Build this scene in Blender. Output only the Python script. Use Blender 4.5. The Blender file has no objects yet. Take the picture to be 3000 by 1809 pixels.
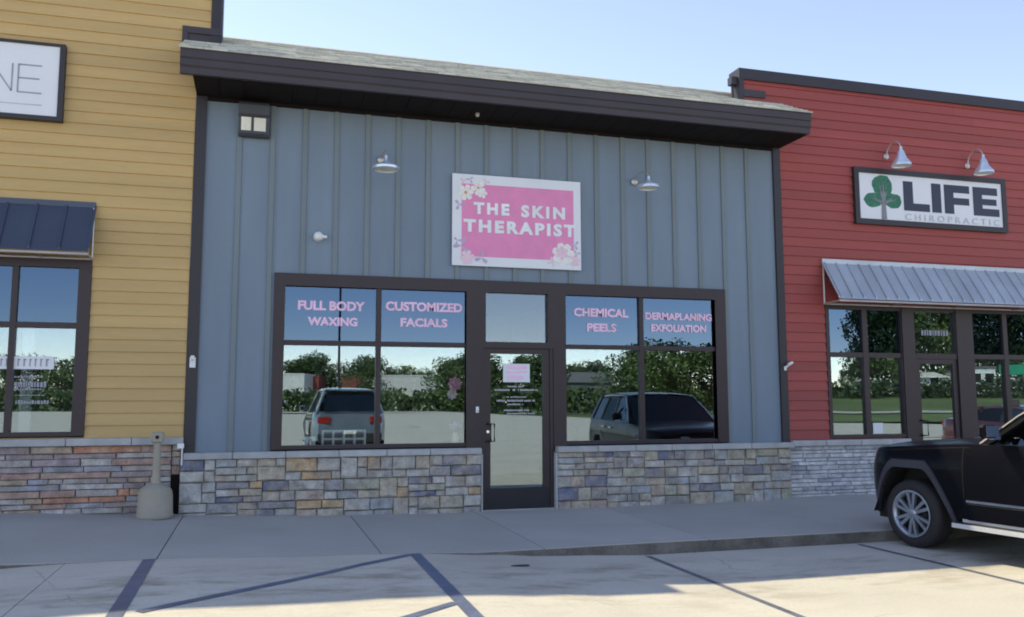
import bpy, bmesh, math, random
from mathutils import Vector, Matrix
random.seed(7)
S = bpy.context.scene
COL = S.collection
rad = math.radians

# ------------------------------------------------------------------ camera
cam = bpy.data.cameras.new('camera'); camo = bpy.data.objects.new('camera', cam); COL.objects.link(camo)
YAW, PIT, ROL = .2845, .1063, -.0023
fw = Vector((math.sin(YAW)*math.cos(PIT), math.cos(YAW)*math.cos(PIT), math.sin(PIT)))
r0 = Vector((math.cos(YAW), -math.sin(YAW), 0)); u0 = r0.cross(fw)
rr = r0*math.cos(ROL)+u0*math.sin(ROL); uu = rr.cross(fw)
M = Matrix((rr, uu, -fw)).transposed().to_4x4()
M.translation = Vector((-2.8862, -11.3644, 1.4518))
camo.matrix_world = M
cam.sensor_width = 36; cam.lens = 2534.89/3000*36
cam.clip_start = .05; cam.clip_end = 3000
S.camera = camo
S.render.resolution_x = 1024; S.render.resolution_y = 617
# ------------------------------------------------------------------ sky, sun, exposure
SUN = Vector((-.525, .636, 1.0)).normalized()
elev = math.asin(SUN.z); azim = math.atan2(SUN.x, SUN.y)
w = bpy.data.worlds.new('World'); S.world = w; w.use_nodes = True
nt = w.node_tree; bg = nt.nodes['Background']
sky = nt.nodes.new('ShaderNodeTexSky'); sky.sky_type = 'NISHITA'; sky.sun_disc = False
sky.sun_elevation = elev; sky.sun_rotation = azim
sky.air_density = 1.0; sky.dust_density = .35; sky.ozone_density = 2.0; sky.altitude = 2600
wb = nt.nodes.new('ShaderNodeVectorMath'); wb.operation = 'MULTIPLY'; wb.inputs[1].default_value = (1.10, .855, .70)   # white balance of the camera
nt.links.new(sky.outputs[0], wb.inputs[0]); nt.links.new(wb.outputs[0], bg.inputs[0]); bg.inputs[1].default_value = .15
sl = bpy.data.lights.new('sun', 'SUN'); sl.energy = 2.0; sl.angle = rad(.53); sl.color = (1, .885, .60)
so = bpy.data.objects.new('sun', sl); COL.objects.link(so)
so.rotation_euler = SUN.to_track_quat('Z', 'Y').to_euler(); so.location = (-20, 25, 40)
S.view_settings.view_transform = 'Standard'; S.view_settings.look = 'None'
S.view_settings.gamma = 1; S.view_settings.exposure = 1.5; S.view_settings.use_curve_mapping = False
S.render.engine = 'CYCLES'
try:
    S.cycles.filter_width = 1.9; S.cycles.max_bounces = 8; S.cycles.transparent_max_bounces = 12
except Exception: pass

# ------------------------------------------------------------------ materials
def principled(name, rough=.6, metal=0., coat=0., spec=.5):
    m = bpy.data.materials.new(name); m.use_nodes = True
    p = m.node_tree.nodes['Principled BSDF']
    p.inputs['Roughness'].default_value = rough; p.inputs['Metallic'].default_value = metal
    p.inputs['Coat Weight'].default_value = coat; p.inputs['Specular IOR Level'].default_value = spec
    return m, m.node_tree, p
def _n(t, k, **kw):
    n = t.nodes.new(k)
    for a, b in kw.items(): setattr(n, a, b)
    return n
def mat(name, col, rough=.6, metal=0., coat=0., spec=.5, nscale=3., namt=.12, fine=60., famt=.06, bump=0., rnd=0., stretch=(1, 1, 1), coat_rough=.03, stain=0., scol=(.2, .15, .1), sscale=1., crack=0.):
    """base colour x coarse noise x fine noise x per-piece variation"""
    m, t, p = principled(name, rough, metal, coat, spec); L = t.links.new
    p.inputs['Coat Roughness'].default_value = coat_rough
    tc = _n(t, 'ShaderNodeTexCoord'); mp = _n(t, 'ShaderNodeMapping'); mp.inputs['Scale'].default_value = stretch
    geo = _n(t, 'ShaderNodeNewGeometry')
    L(geo.outputs['Position'], mp.inputs[0])
    n1 = _n(t, 'ShaderNodeTexNoise'); n1.inputs['Scale'].default_value = nscale; n1.inputs['Detail'].default_value = 5
    n2 = _n(t, 'ShaderNodeTexNoise'); n2.inputs['Scale'].default_value = fine; n2.inputs['Detail'].default_value = 3
    L(mp.outputs[0], n1.inputs[0]); L(mp.outputs[0], n2.inputs[0])
    r1 = _n(t, 'ShaderNodeMapRange'); r1.inputs['From Min'].default_value = .3; r1.inputs['From Max'].default_value = .7
    r1.inputs['To Min'].default_value = 1-namt; r1.inputs['To Max'].default_value = 1+namt; L(n1.outputs[0], r1.inputs[0])
    r2 = _n(t, 'ShaderNodeMapRange'); r2.inputs['From Min'].default_value = .3; r2.inputs['From Max'].default_value = .7
    r2.inputs['To Min'].default_value = 1-famt; r2.inputs['To Max'].default_value = 1+famt; L(n2.outputs[0], r2.inputs[0])
    mu = _n(t, 'ShaderNodeMath', operation='MULTIPLY'); L(r1.outputs[0], mu.inputs[0]); L(r2.outputs[0], mu.inputs[1])
    last = mu.outputs[0]
    if rnd:
        oi = _n(t, 'ShaderNodeObjectInfo'); r3 = _n(t, 'ShaderNodeMapRange')
        r3.inputs['To Min'].default_value = 1-rnd; r3.inputs['To Max'].default_value = 1+rnd; L(oi.outputs['Random'], r3.inputs[0])
        m2 = _n(t, 'ShaderNodeMath', operation='MULTIPLY'); L(last, m2.inputs[0]); L(r3.outputs[0], m2.inputs[1]); last = m2.outputs[0]
    vm = _n(t, 'ShaderNodeVectorMath', operation='SCALE'); vm.inputs[0].default_value = col; L(last, vm.inputs['Scale'])
    out = vm.outputs[0]
    if stain:
        n3 = _n(t, 'ShaderNodeTexNoise'); n3.inputs['Scale'].default_value = sscale; n3.inputs['Detail'].default_value = 6; n3.inputs['Roughness'].default_value = .65
        mp3 = _n(t, 'ShaderNodeMapping'); mp3.inputs['Scale'].default_value = (.55, 1.6, 1); L(geo.outputs['Position'], mp3.inputs[0]); L(mp3.outputs[0], n3.inputs[0])
        r4 = _n(t, 'ShaderNodeMapRange'); r4.inputs['From Min'].default_value = .52; r4.inputs['From Max'].default_value = .72
        r4.inputs['To Max'].default_value = stain; L(n3.outputs[0], r4.inputs[0])
        mx = _n(t, 'ShaderNodeMix', data_type='RGBA'); L(r4.outputs[0], mx.inputs['Factor']); L(out, mx.inputs['A']); mx.inputs['B'].default_value = (*scol, 1)
        out = mx.outputs['Result']
    if crack:
        vo = _n(t, 'ShaderNodeTexVoronoi', feature='DISTANCE_TO_EDGE'); vo.inputs['Scale'].default_value = .42
        nw = _n(t, 'ShaderNodeTexNoise'); nw.inputs['Scale'].default_value = 2.2; nw.inputs['Detail'].default_value = 5; L(geo.outputs['Position'], nw.inputs[0])
        va = _n(t, 'ShaderNodeMix', data_type='VECTOR'); va.inputs['Factor'].default_value = .22; L(geo.outputs['Position'], va.inputs['A']); L(nw.outputs['Color'], va.inputs['B']); L(va.outputs['Result'], vo.inputs['Vector'])
        rc_ = _n(t, 'ShaderNodeMapRange'); rc_.inputs['From Max'].default_value = .004; rc_.inputs['To Min'].default_value = crack; rc_.inputs['To Max'].default_value = 0; L(vo.outputs['Distance'], rc_.inputs[0])
        mk = _n(t, 'ShaderNodeMath', operation='MULTIPLY'); rm = _n(t, 'ShaderNodeMapRange'); rm.inputs['From Min'].default_value = .5; rm.inputs['From Max'].default_value = .56; L(n1.outputs[0], rm.inputs[0]); L(rc_.outputs[0], mk.inputs[0]); L(rm.outputs[0], mk.inputs[1])
        mc = _n(t, 'ShaderNodeMix', data_type='RGBA'); L(mk.outputs[0], mc.inputs['Factor']); L(out, mc.inputs['A']); mc.inputs['B'].default_value = (.16, .14, .12, 1); out = mc.outputs['Result']
        # oil and tyre streaks where cars stand, in front of the curb
        sx = _n(t, 'ShaderNodeSeparateXYZ'); L(geo.outputs['Position'], sx.inputs[0])
        by = _n(t, 'ShaderNodeMapRange', interpolation_type='SMOOTHSTEP'); by.inputs['From Min'].default_value = -6.0; by.inputs['From Max'].default_value = -4.2; L(sx.outputs['Y'], by.inputs[0])
        bz = _n(t, 'ShaderNodeMapRange', interpolation_type='SMOOTHSTEP'); bz.inputs['From Min'].default_value = -3.2; bz.inputs['From Max'].default_value = -3.9; L(sx.outputs['Y'], bz.inputs[0])
        no = _n(t, 'ShaderNodeTexNoise'); no.inputs['Scale'].default_value = 2.4; no.inputs['Detail'].default_value = 8; no.inputs['Roughness'].default_value = .72; mo = _n(t, 'ShaderNodeMapping'); mo.inputs['Scale'].default_value = (.6, 1.5, 1); L(geo.outputs['Position'], mo.inputs[0]); L(mo.outputs[0], no.inputs[0])
        ro = _n(t, 'ShaderNodeMapRange'); ro.inputs['From Min'].default_value = .48; ro.inputs['From Max'].default_value = .66; L(no.outputs[0], ro.inputs[0])
        q1 = _n(t, 'ShaderNodeMath', operation='MULTIPLY'); q2 = _n(t, 'ShaderNodeMath', operation='MULTIPLY'); q3 = _n(t, 'ShaderNodeMath', operation='MULTIPLY'); q3.inputs[1].default_value = .85
        L(by.outputs[0], q1.inputs[0]); L(bz.outputs[0], q1.inputs[1]); L(q1.outputs[0], q2.inputs[0]); L(ro.outputs[0], q2.inputs[1]); L(q2.outputs[0], q3.inputs[0])
        mo2 = _n(t, 'ShaderNodeMix', data_type='RGBA'); L(q3.outputs[0], mo2.inputs['Factor']); L(out, mo2.inputs['A']); mo2.inputs['B'].default_value = (.29, .255, .19, 1); out = mo2.outputs['Result']
    L(out, p.inputs['Base Color'])
    rr_ = _n(t, 'ShaderNodeMapRange'); rr_.inputs['To Min'].default_value = max(0, rough-.06); rr_.inputs['To Max'].default_value = min(1, rough+.06)
    L(n1.outputs[0], rr_.inputs[0]); L(rr_.outputs[0], p.inputs['Roughness'])
    if bump:
        b = _n(t, 'ShaderNodeBump'); b.inputs['Strength'].default_value = bump; b.inputs['Distance'].default_value = .01
        L(n2.outputs[0], b.inputs['Height']); L(b.outputs[0], p.inputs['Normal'])
    return m
def stonemat(name, pal, bump=1., blend=.85):
    m, t, p = principled(name, .85); L = t.links.new
    oi = _n(t, 'ShaderNodeObjectInfo'); cr = _n(t, 'ShaderNodeValToRGB'); cr.color_ramp.interpolation = 'CONSTANT'
    e = cr.color_ramp.elements; tot = sum(w_ for _, w_ in pal); acc = 0
    for i, (c, w_) in enumerate(pal):
        if i < 2: el = e[i]; el.position = acc/tot
        else: el = e.new(acc/tot)
        el.color = (*c, 1); acc += w_
    L(oi.outputs['Random'], cr.inputs[0])
    cr2 = _n(t, 'ShaderNodeValToRGB'); e2 = cr2.color_ramp.elements; e2[0].color = (.44, .42, .38, 1); e2[1].color = (.27, .265, .275, 1); e2.new(.5).color = (.42, .35, .26, 1)
    mm = _n(t, 'ShaderNodeMath', operation='MULTIPLY'); mm.inputs[1].default_value = 37.31; fr_ = _n(t, 'ShaderNodeMath', operation='FRACT'); L(oi.outputs['Random'], mm.inputs[0]); L(mm.outputs[0], fr_.inputs[0]); L(fr_.outputs[0], cr2.inputs[0])
    geo = _n(t, 'ShaderNodeNewGeometry')
    n1 = _n(t, 'ShaderNodeTexNoise'); n1.inputs['Scale'].default_value = 9; n1.inputs['Detail'].default_value = 6
    n2 = _n(t, 'ShaderNodeTexNoise'); n2.inputs['Scale'].default_value = 45; n2.inputs['Detail'].default_value = 4
    L(geo.outputs['Position'], n1.inputs[0]); L(geo.outputs['Position'], n2.inputs[0])
    r1 = _n(t, 'ShaderNodeMapRange'); r1.inputs['From Min'].default_value = .3; r1.inputs['From Max'].default_value = .7
    r1.inputs['To Min'].default_value = .72; r1.inputs['To Max'].default_value = 1.28; L(n1.outputs[0], r1.inputs[0])
    r2 = _n(t, 'ShaderNodeMapRange'); r2.inputs['From Min'].default_value = .3; r2.inputs['From Max'].default_value = .7
    r2.inputs['To Min'].default_value = .85; r2.inputs['To Max'].default_value = 1.15; L(n2.outputs[0], r2.inputs[0])
    mu = _n(t, 'ShaderNodeMath', operation='MULTIPLY'); L(r1.outputs[0], mu.inputs[0]); L(r2.outputs[0], mu.inputs[1])
    n4 = _n(t, 'ShaderNodeTexNoise'); n4.inputs['Scale'].default_value = 6; n4.inputs['Detail'].default_value = 5; L(geo.outputs['Position'], n4.inputs[0])
    r5 = _n(t, 'ShaderNodeMapRange'); r5.inputs['From Min'].default_value = .42; r5.inputs['From Max'].default_value = .66; r5.inputs['To Max'].default_value = blend; L(n4.outputs[0], r5.inputs[0])
    mx = _n(t, 'ShaderNodeMix', data_type='RGBA'); L(r5.outputs[0], mx.inputs['Factor']); L(cr.outputs[0], mx.inputs['A']); L(cr2.outputs[0], mx.inputs['B'])
    vm = _n(t, 'ShaderNodeVectorMath', operation='SCALE'); L(mx.outputs['Result'], vm.inputs[0]); L(mu.outputs[0], vm.inputs['Scale'])
    L(vm.outputs[0], p.inputs['Base Color'])
    b = _n(t, 'ShaderNodeBump'); b.inputs['Strength'].default_value = bump; b.inputs['Distance'].default_value = .015
    ad = _n(t, 'ShaderNodeMath', operation='ADD'); L(n1.outputs[0], ad.inputs[0]); L(n2.outputs[0], ad.inputs[1])
    L(ad.outputs[0], b.inputs['Height']); L(b.outputs[0], p.inputs['Normal'])
    return m
def glassmat(name, refl=.42, tint=(.45, .5, .5), rough=.0, wav=.0, gc=(.72, .88, 1), add=.5):
    m = bpy.data.materials.new(name); m.use_nodes = True; t = m.node_tree; t.nodes.clear(); L = t.links.new
    o = _n(t, 'ShaderNodeOutputMaterial'); mx = _n(t, 'ShaderNodeMixShader'); g = _n(t, 'ShaderNodeBsdfGlossy'); tr = _n(t, 'ShaderNodeBsdfTransparent')
    g.inputs['Roughness'].default_value = rough; g.inputs['Color'].default_value = (*gc, 1); tr.inputs[0].default_value = (*tint, 1)
    lw = _n(t, 'ShaderNodeLayerWeight'); lw.inputs[0].default_value = .25
    mr = _n(t, 'ShaderNodeMapRange'); mr.inputs['To Min'].default_value = refl; mr.inputs['To Max'].default_value = min(1, refl+add)
    L(lw.outputs['Fresnel'], mr.inputs[0]); L(mr.outputs[0], mx.inputs[0]); L(tr.outputs[0], mx.inputs[1]); L(g.outputs[0], mx.inputs[2]); L(mx.outputs[0], o.inputs[0])
    if wav:
        geo = _n(t, 'ShaderNodeNewGeometry'); n = _n(t, 'ShaderNodeTexNoise'); n.inputs['Scale'].default_value = 1.1; n.inputs['Detail'].default_value = 1
        L(geo.outputs['Position'], n.inputs[0]); b = _n(t, 'ShaderNodeBump'); b.inputs['Strength'].default_value = wav; b.inputs['Distance'].default_value = .02
        L(n.outputs[0], b.inputs['Height']); L(b.outputs[0], g.inputs['Normal'])
    return m
MT = dict(
 yellow=mat('yellow siding', (.52, .36, .155), .65, nscale=1.2, namt=.08, fine=25, famt=.04, rnd=.05, stretch=(.3, 1, 4), bump=.08),
 red=mat('red siding', (.315, .062, .056), .6, nscale=1.2, namt=.07, fine=25, famt=.05, rnd=.07, stretch=(.3, 1, 4), bump=.08),
 blue=mat('blue grey panel', (.172, .226, .295), .55, nscale=.9, namt=.09, fine=30, famt=.03, rnd=.03, stretch=(3, 1, .5)),
 batten=mat('batten', (.165, .205, .23), .6, nscale=1.5, namt=.08, rnd=.05, stretch=(3, 1, .5)),
 trim=mat('dark bronze trim', (.026, .022, .030), .5, nscale=2, namt=.12, famt=.05),
 fasc=mat('dark bronze fascia', (.042, .034, .044), .55, nscale=2, namt=.12, famt=.05),
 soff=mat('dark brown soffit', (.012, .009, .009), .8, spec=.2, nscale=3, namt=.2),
 frame=mat('bronze window frame', (.036, .024, .029), .45, metal=.15, nscale=4, namt=.12),
 door=mat('black bronze door', (.020, .020, .027), .4, metal=.3, nscale=4, namt=.1),
 sill=mat('cast stone sill', (.42, .43, .44), .8, nscale=6, namt=.14, fine=80, famt=.1, rnd=.08, bump=.15),
 mortar=mat('mortar', (.33, .32, .31), .95, nscale=20, namt=.2, bump=.3),
 walk=mat('sidewalk concrete', (.43, .42, .40), .85, nscale=.9, namt=.07, fine=45, famt=.05, rnd=.03, bump=.12, stain=.25, scol=(.31, .29, .26), sscale=.8),
 lot=mat('parking lot concrete', (.545, .515, .455), .85, nscale=.7, namt=.09, fine=40, famt=.06, rnd=.03, bump=.15, stain=.4, scol=(.42, .375, .30), sscale=1.1, crack=.4),
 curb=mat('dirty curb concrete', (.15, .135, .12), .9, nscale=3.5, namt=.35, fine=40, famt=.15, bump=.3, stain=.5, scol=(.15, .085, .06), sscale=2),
 joint=mat('joint filler', (.045, .047, .055), .9),
 stripe=mat('worn blue stripe paint', (.11, .135, .225), .45, nscale=5, namt=.25, fine=60, famt=.2, stain=.45, scol=(.24, .24, .23), sscale=5),
 stripe2=mat('dark stall stripe', (.13, .14, .185), .55, nscale=5, namt=.25, fine=60, famt=.2, stain=.5, scol=(.22, .21, .2), sscale=4),
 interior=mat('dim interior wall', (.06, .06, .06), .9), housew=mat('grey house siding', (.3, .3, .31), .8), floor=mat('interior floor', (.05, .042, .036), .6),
 white=mat('white paint', (.84, .85, .86), .5, nscale=2, namt=.04), signw=mat('white sign face', (.72, .74, .80), .35, nscale=2, namt=.03, famt=.01),
 pink=mat('pink sign print', (.74, .24, .47), .4, nscale=5, namt=.06), pinkl=mat('pink decal', (.86, .56, .76), .5),
 letterw=mat('white print', (.78, .82, .86), .5), pet1=mat('petal white', (.80, .78, .76), .6, nscale=20, namt=.08), petp=mat('petal pink', (.80, .58, .68), .6), petv=mat('petal violet', (.50, .40, .60), .6), petc=mat('flower centre', (.55, .38, .18), .7),
 navy=mat('navy lettering', (.018, .022, .055), .4), green=mat('green tree logo', (.02, .16, .09), .5, nscale=25, namt=.35), gtrunk=mat('grey logo trunk', (.22, .22, .26), .5), faint=mat('faint grey lettering', (.50, .50, .56), .5), grey=mat('grey lettering', (.30, .31, .38), .5),
 awd=mat('dark metal awning', (.060, .075, .115), .38, metal=.3, nscale=1.5, namt=.1, rnd=.06), awl=mat('galvanised awning', (.48, .52, .58), .38, metal=.5, nscale=2, namt=.1, rnd=.08, famt=.05),
 rod=mat('aluminium tube', (.55, .52, .50), .4, metal=.6), galv=mat('galvanised lamp', (.72, .80, .90), .3, metal=.6, nscale=8, namt=.12), cream=mat('lamp diffuser', (.75, .72, .55), .5),
 fix=mat('wall pack housing', (.055, .06, .075), .5), lens=mat('wall pack lens', (.75, .73, .62), .25), dev=mat('white plastic', (.78, .79, .80), .4),
 ash=mat('beige plastic', (.36, .325, .265), .6, nscale=4, namt=.08, bump=.1), hole=mat('dark opening', (.012, .012, .012), .9),
 black=mat('black car paint', (.004, .004, .007), .3, coat=.14, spec=.12, nscale=2, namt=.05), silver=mat('silver blue car paint', (.26, .32, .40), .3, metal=.55, coat=1.), maroon=mat('maroon car paint', (.12, .010, .022), .3, metal=.3, coat=1.),
 plast=mat('black plastic', (.022, .021, .026), .55), flare=mat('fender flare', (.045, .045, .06), .42), rubber=mat('tyre rubber', (.022, .020, .024), .8, bump=.1), alloy=mat('alloy rim', (.40, .44, .52), .3, metal=.7), board=mat('bright running board', (.78, .78, .80), .3, metal=.4), chrome=mat('chrome', (.8, .8, .82), .12, metal=1.),
 lampr=mat('tail lamp', (.30, .02, .012), .25, coat=.5), lampw=mat('head lamp', (.5, .52, .55), .15, coat=1.), seat=mat('car interior', (.10, .10, .095), .8), plate=mat('licence plate', (.7, .7, .7), .5),
 sh1=mat('asphalt shingle light', (.56, .56, .50), .9, nscale=8, namt=.12, fine=90, famt=.15), sh2=mat('asphalt shingle mid', (.50, .50, .455), .9, nscale=8, namt=.12, fine=90, famt=.15), sh3=mat('asphalt shingle dark', (.42, .42, .385), .9, nscale=8, namt=.12, fine=90, famt=.15),
 bark=mat('bark', (.09, .07, .05), .9, nscale=8, namt=.3), leaf1=mat('leaves mid', (.075, .125, .036), .6, nscale=.25, namt=.35, rnd=.2), leaf2=mat('leaves dark', (.045, .080, .028), .6, nscale=.25, namt=.35, rnd=.2), leaf3=mat('leaves light', (.10, .15, .045), .6, nscale=.25, namt=.35, rnd=.2),
 grass=mat('grass', (.10, .14, .045), .9, nscale=.15, namt=.3, fine=6, famt=.2), asphalt=mat('street asphalt', (.16, .16, .16), .9, nscale=.3), farw=mat('far white cladding', (.7, .7, .7), .6), farr=mat('far red brick', (.26, .07, .06), .8), farg=mat('far grey roof', (.14, .14, .15), .8), fargn=mat('far green sign', (.01, .28, .16), .5), purple=mat('purple print', (.35, .25, .55), .5),
 ledge=stonemat('rust ledgestone', [((.40, .37, .36), 4), ((.50, .255, .17), 2.6), ((.46, .35, .26), 3), ((.33, .27, .29), 3), ((.50, .48, .47), 3), ((.42, .28, .24), 2.4), ((.33, .34, .40), 2)], blend=.5),
 block=stonemat('mixed fieldstone', [((.42, .415, .40), 5), ((.46, .41, .33), 5), ((.17, .19, .27), 1.5), ((.52, .37, .22), 1.1), ((.35, .335, .35), 3.5), ((.50, .49, .47), 3.5), ((.39, .39, .31), 2), ((.24, .24, .27), 1.5), ((.38, .41, .43), 2), ((.43, .35, .30), 2.5)]),
 pale=stonemat('pale grey ledgestone', [((.55, .56, .59), 4), ((.44, .46, .50), 3), ((.64, .64, .66), 3), ((.36, .38, .43), 1.2)], blend=.12),
 glass=glassmat('storefront glass', .205, (.93, .96, .95), wav=.02), glassu=glassmat('blue tinted upper glass', .135, (.2, .24, .34), wav=.02, gc=(.46, .68, 1)), glassf=glassmat('greyish film glass', .11, (.8, .84, .86), wav=.02, gc=(.7, .8, .92)), carglass=glassmat('car glass', .16, (.34, .38, .36), add=.22), cardark=glassmat('dark car glass', .06, (.05, .06, .06), add=.15),
)

# ------------------------------------------------------------------ mesh helpers
class MB:
    def __init__(s): s.v = []; s.f = []; s.mi = []
    def add(s, vs, fs, mi=0):
        b = len(s.v); s.v += [tuple(q) for q in vs]; s.f += [tuple(b+i for i in q) for q in fs]; s.mi += [mi]*len(fs); return s
    def box(s, x0, x1, y0, y1, z0, z1, mi=0):
        vs = [(x0,y0,z0),(x1,y0,z0),(x1,y1,z0),(x0,y1,z0),(x0,y0,z1),(x1,y0,z1),(x1,y1,z1),(x0,y1,z1)]
        return s.add(vs, [(0,3,2,1),(4,5,6,7),(0,1,5,4),(1,2,6,5),(2,3,7,6),(3,0,4,7)], mi)
    def prism(s, prof, a, b, axis='x', mi=0):
        """closed profile swept between a and b along an axis; profile given in the other two coordinates"""
        n = len(prof)
        def P(t, q): return {'x': (t, q[0], q[1]), 'y': (q[0], t, q[1]), 'z': (q[0], q[1], t)}[axis]
        vs = [P(a, q) for q in prof]+[P(b, q) for q in prof]
        return s.add(vs, [tuple(range(n))[::-1], tuple(range(n, 2*n))]+[(i, (i+1) % n, n+(i+1) % n, n+i) for i in range(n)], mi)
    def tube(s, pts, r, n=10, mi=0, caps=True):
        pts = [Vector(p) for p in pts]; rs = r if isinstance(r, (list, tuple)) else [r]*len(pts); rings = []
        up = Vector((0, 0, 1)); b = len(s.v)
        for i, p in enumerate(pts):
            d = (pts[min(i+1, len(pts)-1)]-pts[max(i-1, 0)]).normalized()
            a = d.cross(up)
            if a.length < .05: a = d.cross(Vector((0, 1, 0)))
            a.normalize(); c = d.cross(a).normalized()
            s.v += [tuple(p+(a*math.cos(k*2*math.pi/n)+c*math.sin(k*2*math.pi/n))*rs[i]) for k in range(n)]
        for i in range(len(pts)-1):
            for k in range(n): s.f.append((b+i*n+k, b+i*n+(k+1) % n, b+(i+1)*n+(k+1) % n, b+(i+1)*n+k)); s.mi.append(mi)
        if caps:
            s.f.append(tuple(b+k for k in range(n))[::-1]); s.mi.append(mi)
            s.f.append(tuple(b+(len(pts)-1)*n+k for k in range(n))); s.mi.append(mi)
        return s
    def lathe(s, prof, c=(0, 0, 0), axis='z', n=24, mi=0):
        """profile (radius, height) turned about an axis through c"""
        b = len(s.v); m = len(prof)
        for (r, h) in prof:
            for k in range(n):
                a = 2*math.pi*k/n; x, y = r*math.cos(a), r*math.sin(a)
                q = {'z': (x, y, h), 'y': (x, h, y), 'x': (h, x, y)}[axis]
                s.v.append((c[0]+q[0], c[1]+q[1], c[2]+q[2]))
        for i in range(m-1):
            for k in range(n): s.f.append((b+i*n+k, b+i*n+(k+1) % n, b+(i+1)*n+(k+1) % n, b+(i+1)*n+k)); s.mi.append(mi)
        return s
    def mesh(s, name, mats, smooth=False, bevel=0.):
        me = bpy.data.meshes.new(name); me.from_pydata(s.v, [], s.f)
        mats = mats if isinstance(mats, (list, tuple)) else [mats]
        for q in mats: me.materials.append(MT[q] if isinstance(q, str) else q)
        bm = bmesh.new(); bm.from_mesh(me)
        for f, i in zip(bm.faces, s.mi): f.material_index = i
        if bevel: bmesh.ops.bevel(bm, geom=list(bm.edges), offset=bevel, segments=1, affect='EDGES', clamp_overlap=True)
        bmesh.ops.recalc_face_normals(bm, faces=bm.faces)
        bm.to_mesh(me); bm.free()
        if smooth:
            me.polygons.foreach_set('use_smooth', [True]*len(me.polygons))
            try: me.set_sharp_from_angle(angle=rad(38))
            except Exception: pass
        me.update(); return me
    def build(s, name, mats, parent=None, smooth=False, bevel=0., label=None, kind=None):
        return link(name, s.mesh(name, mats, smooth, bevel), parent, label, kind)
def link(name, me, parent=None, label=None, kind=None, loc=None, rot=None, scale=None):
    o = bpy.data.objects.new(name, me); COL.objects.link(o)
    if parent is not None: o.parent = parent
    if label: o['label'] = label
    if kind: o['kind'] = kind
    if loc is not None: o.location = loc
    if rot is not None: o.rotation_euler = rot
    if scale is not None: o.scale = scale
    return o
def thing(name, label, cat, loc=(0, 0, 0), rz=0., group=None):
    """an Empty at the thing's base; parts are built in world axes unless loc is given, then in local ones"""
    o = bpy.data.objects.new(name, None); COL.objects.link(o); o.location = loc; o.rotation_euler = (0, 0, rz)
    o.empty_display_size = .2
    o['label'] = label; o['category'] = cat
    if group: o['group'] = group
    return o
def tag(o, label, cat, group=None):
    o['label'] = label; o['category'] = cat
    if group: o['group'] = group
    return o
def B(x0, x1, y0, y1, z0, z1): return MB().box(x0, x1, y0, y1, z0, z1)
def text_obj(name, s, m, parent, x0, x1, z0, z1, y, bold=0., spacing=1., lines=None, depth=.004, keep=False, label=None):
    """lettering stretched to fill the rectangle x0..x1, z0..z1 on the plane y, readable from -y"""
    cu = bpy.data.curves.new('letters', 'FONT'); cu.body = s; cu.offset = bold; cu.space_character = spacing; cu.resolution_u = 3
    cu.align_x = 'LEFT'; cu.extrude = .02
    to = bpy.data.objects.new('letters', cu); COL.objects.link(to)
    dg = bpy.context.evaluated_depsgraph_get(); me = bpy.data.meshes.new_from_object(to.evaluated_get(dg))
    bpy.data.objects.remove(to); bpy.data.curves.remove(cu)
    vs = me.vertices; ax = min(v.co.x for v in vs); bx = max(v.co.x for v in vs); ay = min(v.co.y for v in vs); by = max(v.co.y for v in vs)
    sx = (x1-x0)/(bx-ax); sy = (z1-z0)/(by-ay)
    for v in vs:
        X, Y, Z = v.co; v.co = (x0+(X-ax)*sx, y-(Z+.02)/.04*depth, z0+(Y-ay)*sy)
    me.materials.clear(); me.materials.append(MT[m]); me.update(); me.name = name
    return link(name, me, parent, label)
def interp(tab, x):
    if x <= tab[0][0]: return tab[0][1]
    for (a, p), (b, q) in zip(tab, tab[1:]):
        if x <= b:
            t = (x-a)/(b-a); t = t*t*(3-2*t); return p+(q-p)*t
    return tab[-1][1]

# ================================================================== GROUND
ZW = [(-12, .33), (-5.7, .19), (-4.25, .126), (-3.75, .10), (-2.87, .057), (-1.5, .02), (-.5, 0), (4.2, 0), (5, .03), (12, .06)]
ZF = [(-12, .22), (-5.05, .10), (-4.5, .088), (-3.85, .083), (-2.1, .035), (-1.4, .015), (-.75, -.008), (0, -.006), (1, 0), (12, 0)]
ZL = [(-12, .10), (-5.05, .055), (-4.5, .076), (-3.85, .079), (-2.1, .031), (-1.4, .010), (-.75, -.035), (0, -.085), (1.1, -.125), (12, -.13)]
YF = -3.0
def walk_z(x, y):
    t = max(0, min(1, (y-YF)/(0-YF))); return interp(ZF, x)*(1-t)+interp(ZW, x)*t
def lot_z(x): return interp(ZL, x)
def grid_sheet(xs, ys, zf, skirt=.0):
    mb = MB(); nx, ny = len(xs), len(ys)
    vs = [(x, y, zf(x, y)) for y in ys for x in xs]
    fs = [(j*nx+i, j*nx+i+1, (j+1)*nx+i+1, (j+1)*nx+i) for j in range(ny-1) for i in range(nx-1)]
    mb.add(vs, fs)
    if skirt:
        ring = [(i, 0) for i in range(nx)]+[(nx-1, j) for j in range(1, ny)]+[(i, ny-1) for i in range(nx-2, -1, -1)]+[(0, j) for j in range(ny-2, 0, -1)]
        top = [vs[j*nx+i] for i, j in ring]; n = len(top)
        mb.add(top+[(a, b, c-skirt) for a, b, c in top], [(k, (k+1) % n, n+(k+1) % n, n+k) for k in range(n)])
    return mb
def lin(a, b, step): n = max(1, int(math.ceil((b-a)/step))); return [a+(b-a)*i/n for i in range(n+1)]

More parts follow.
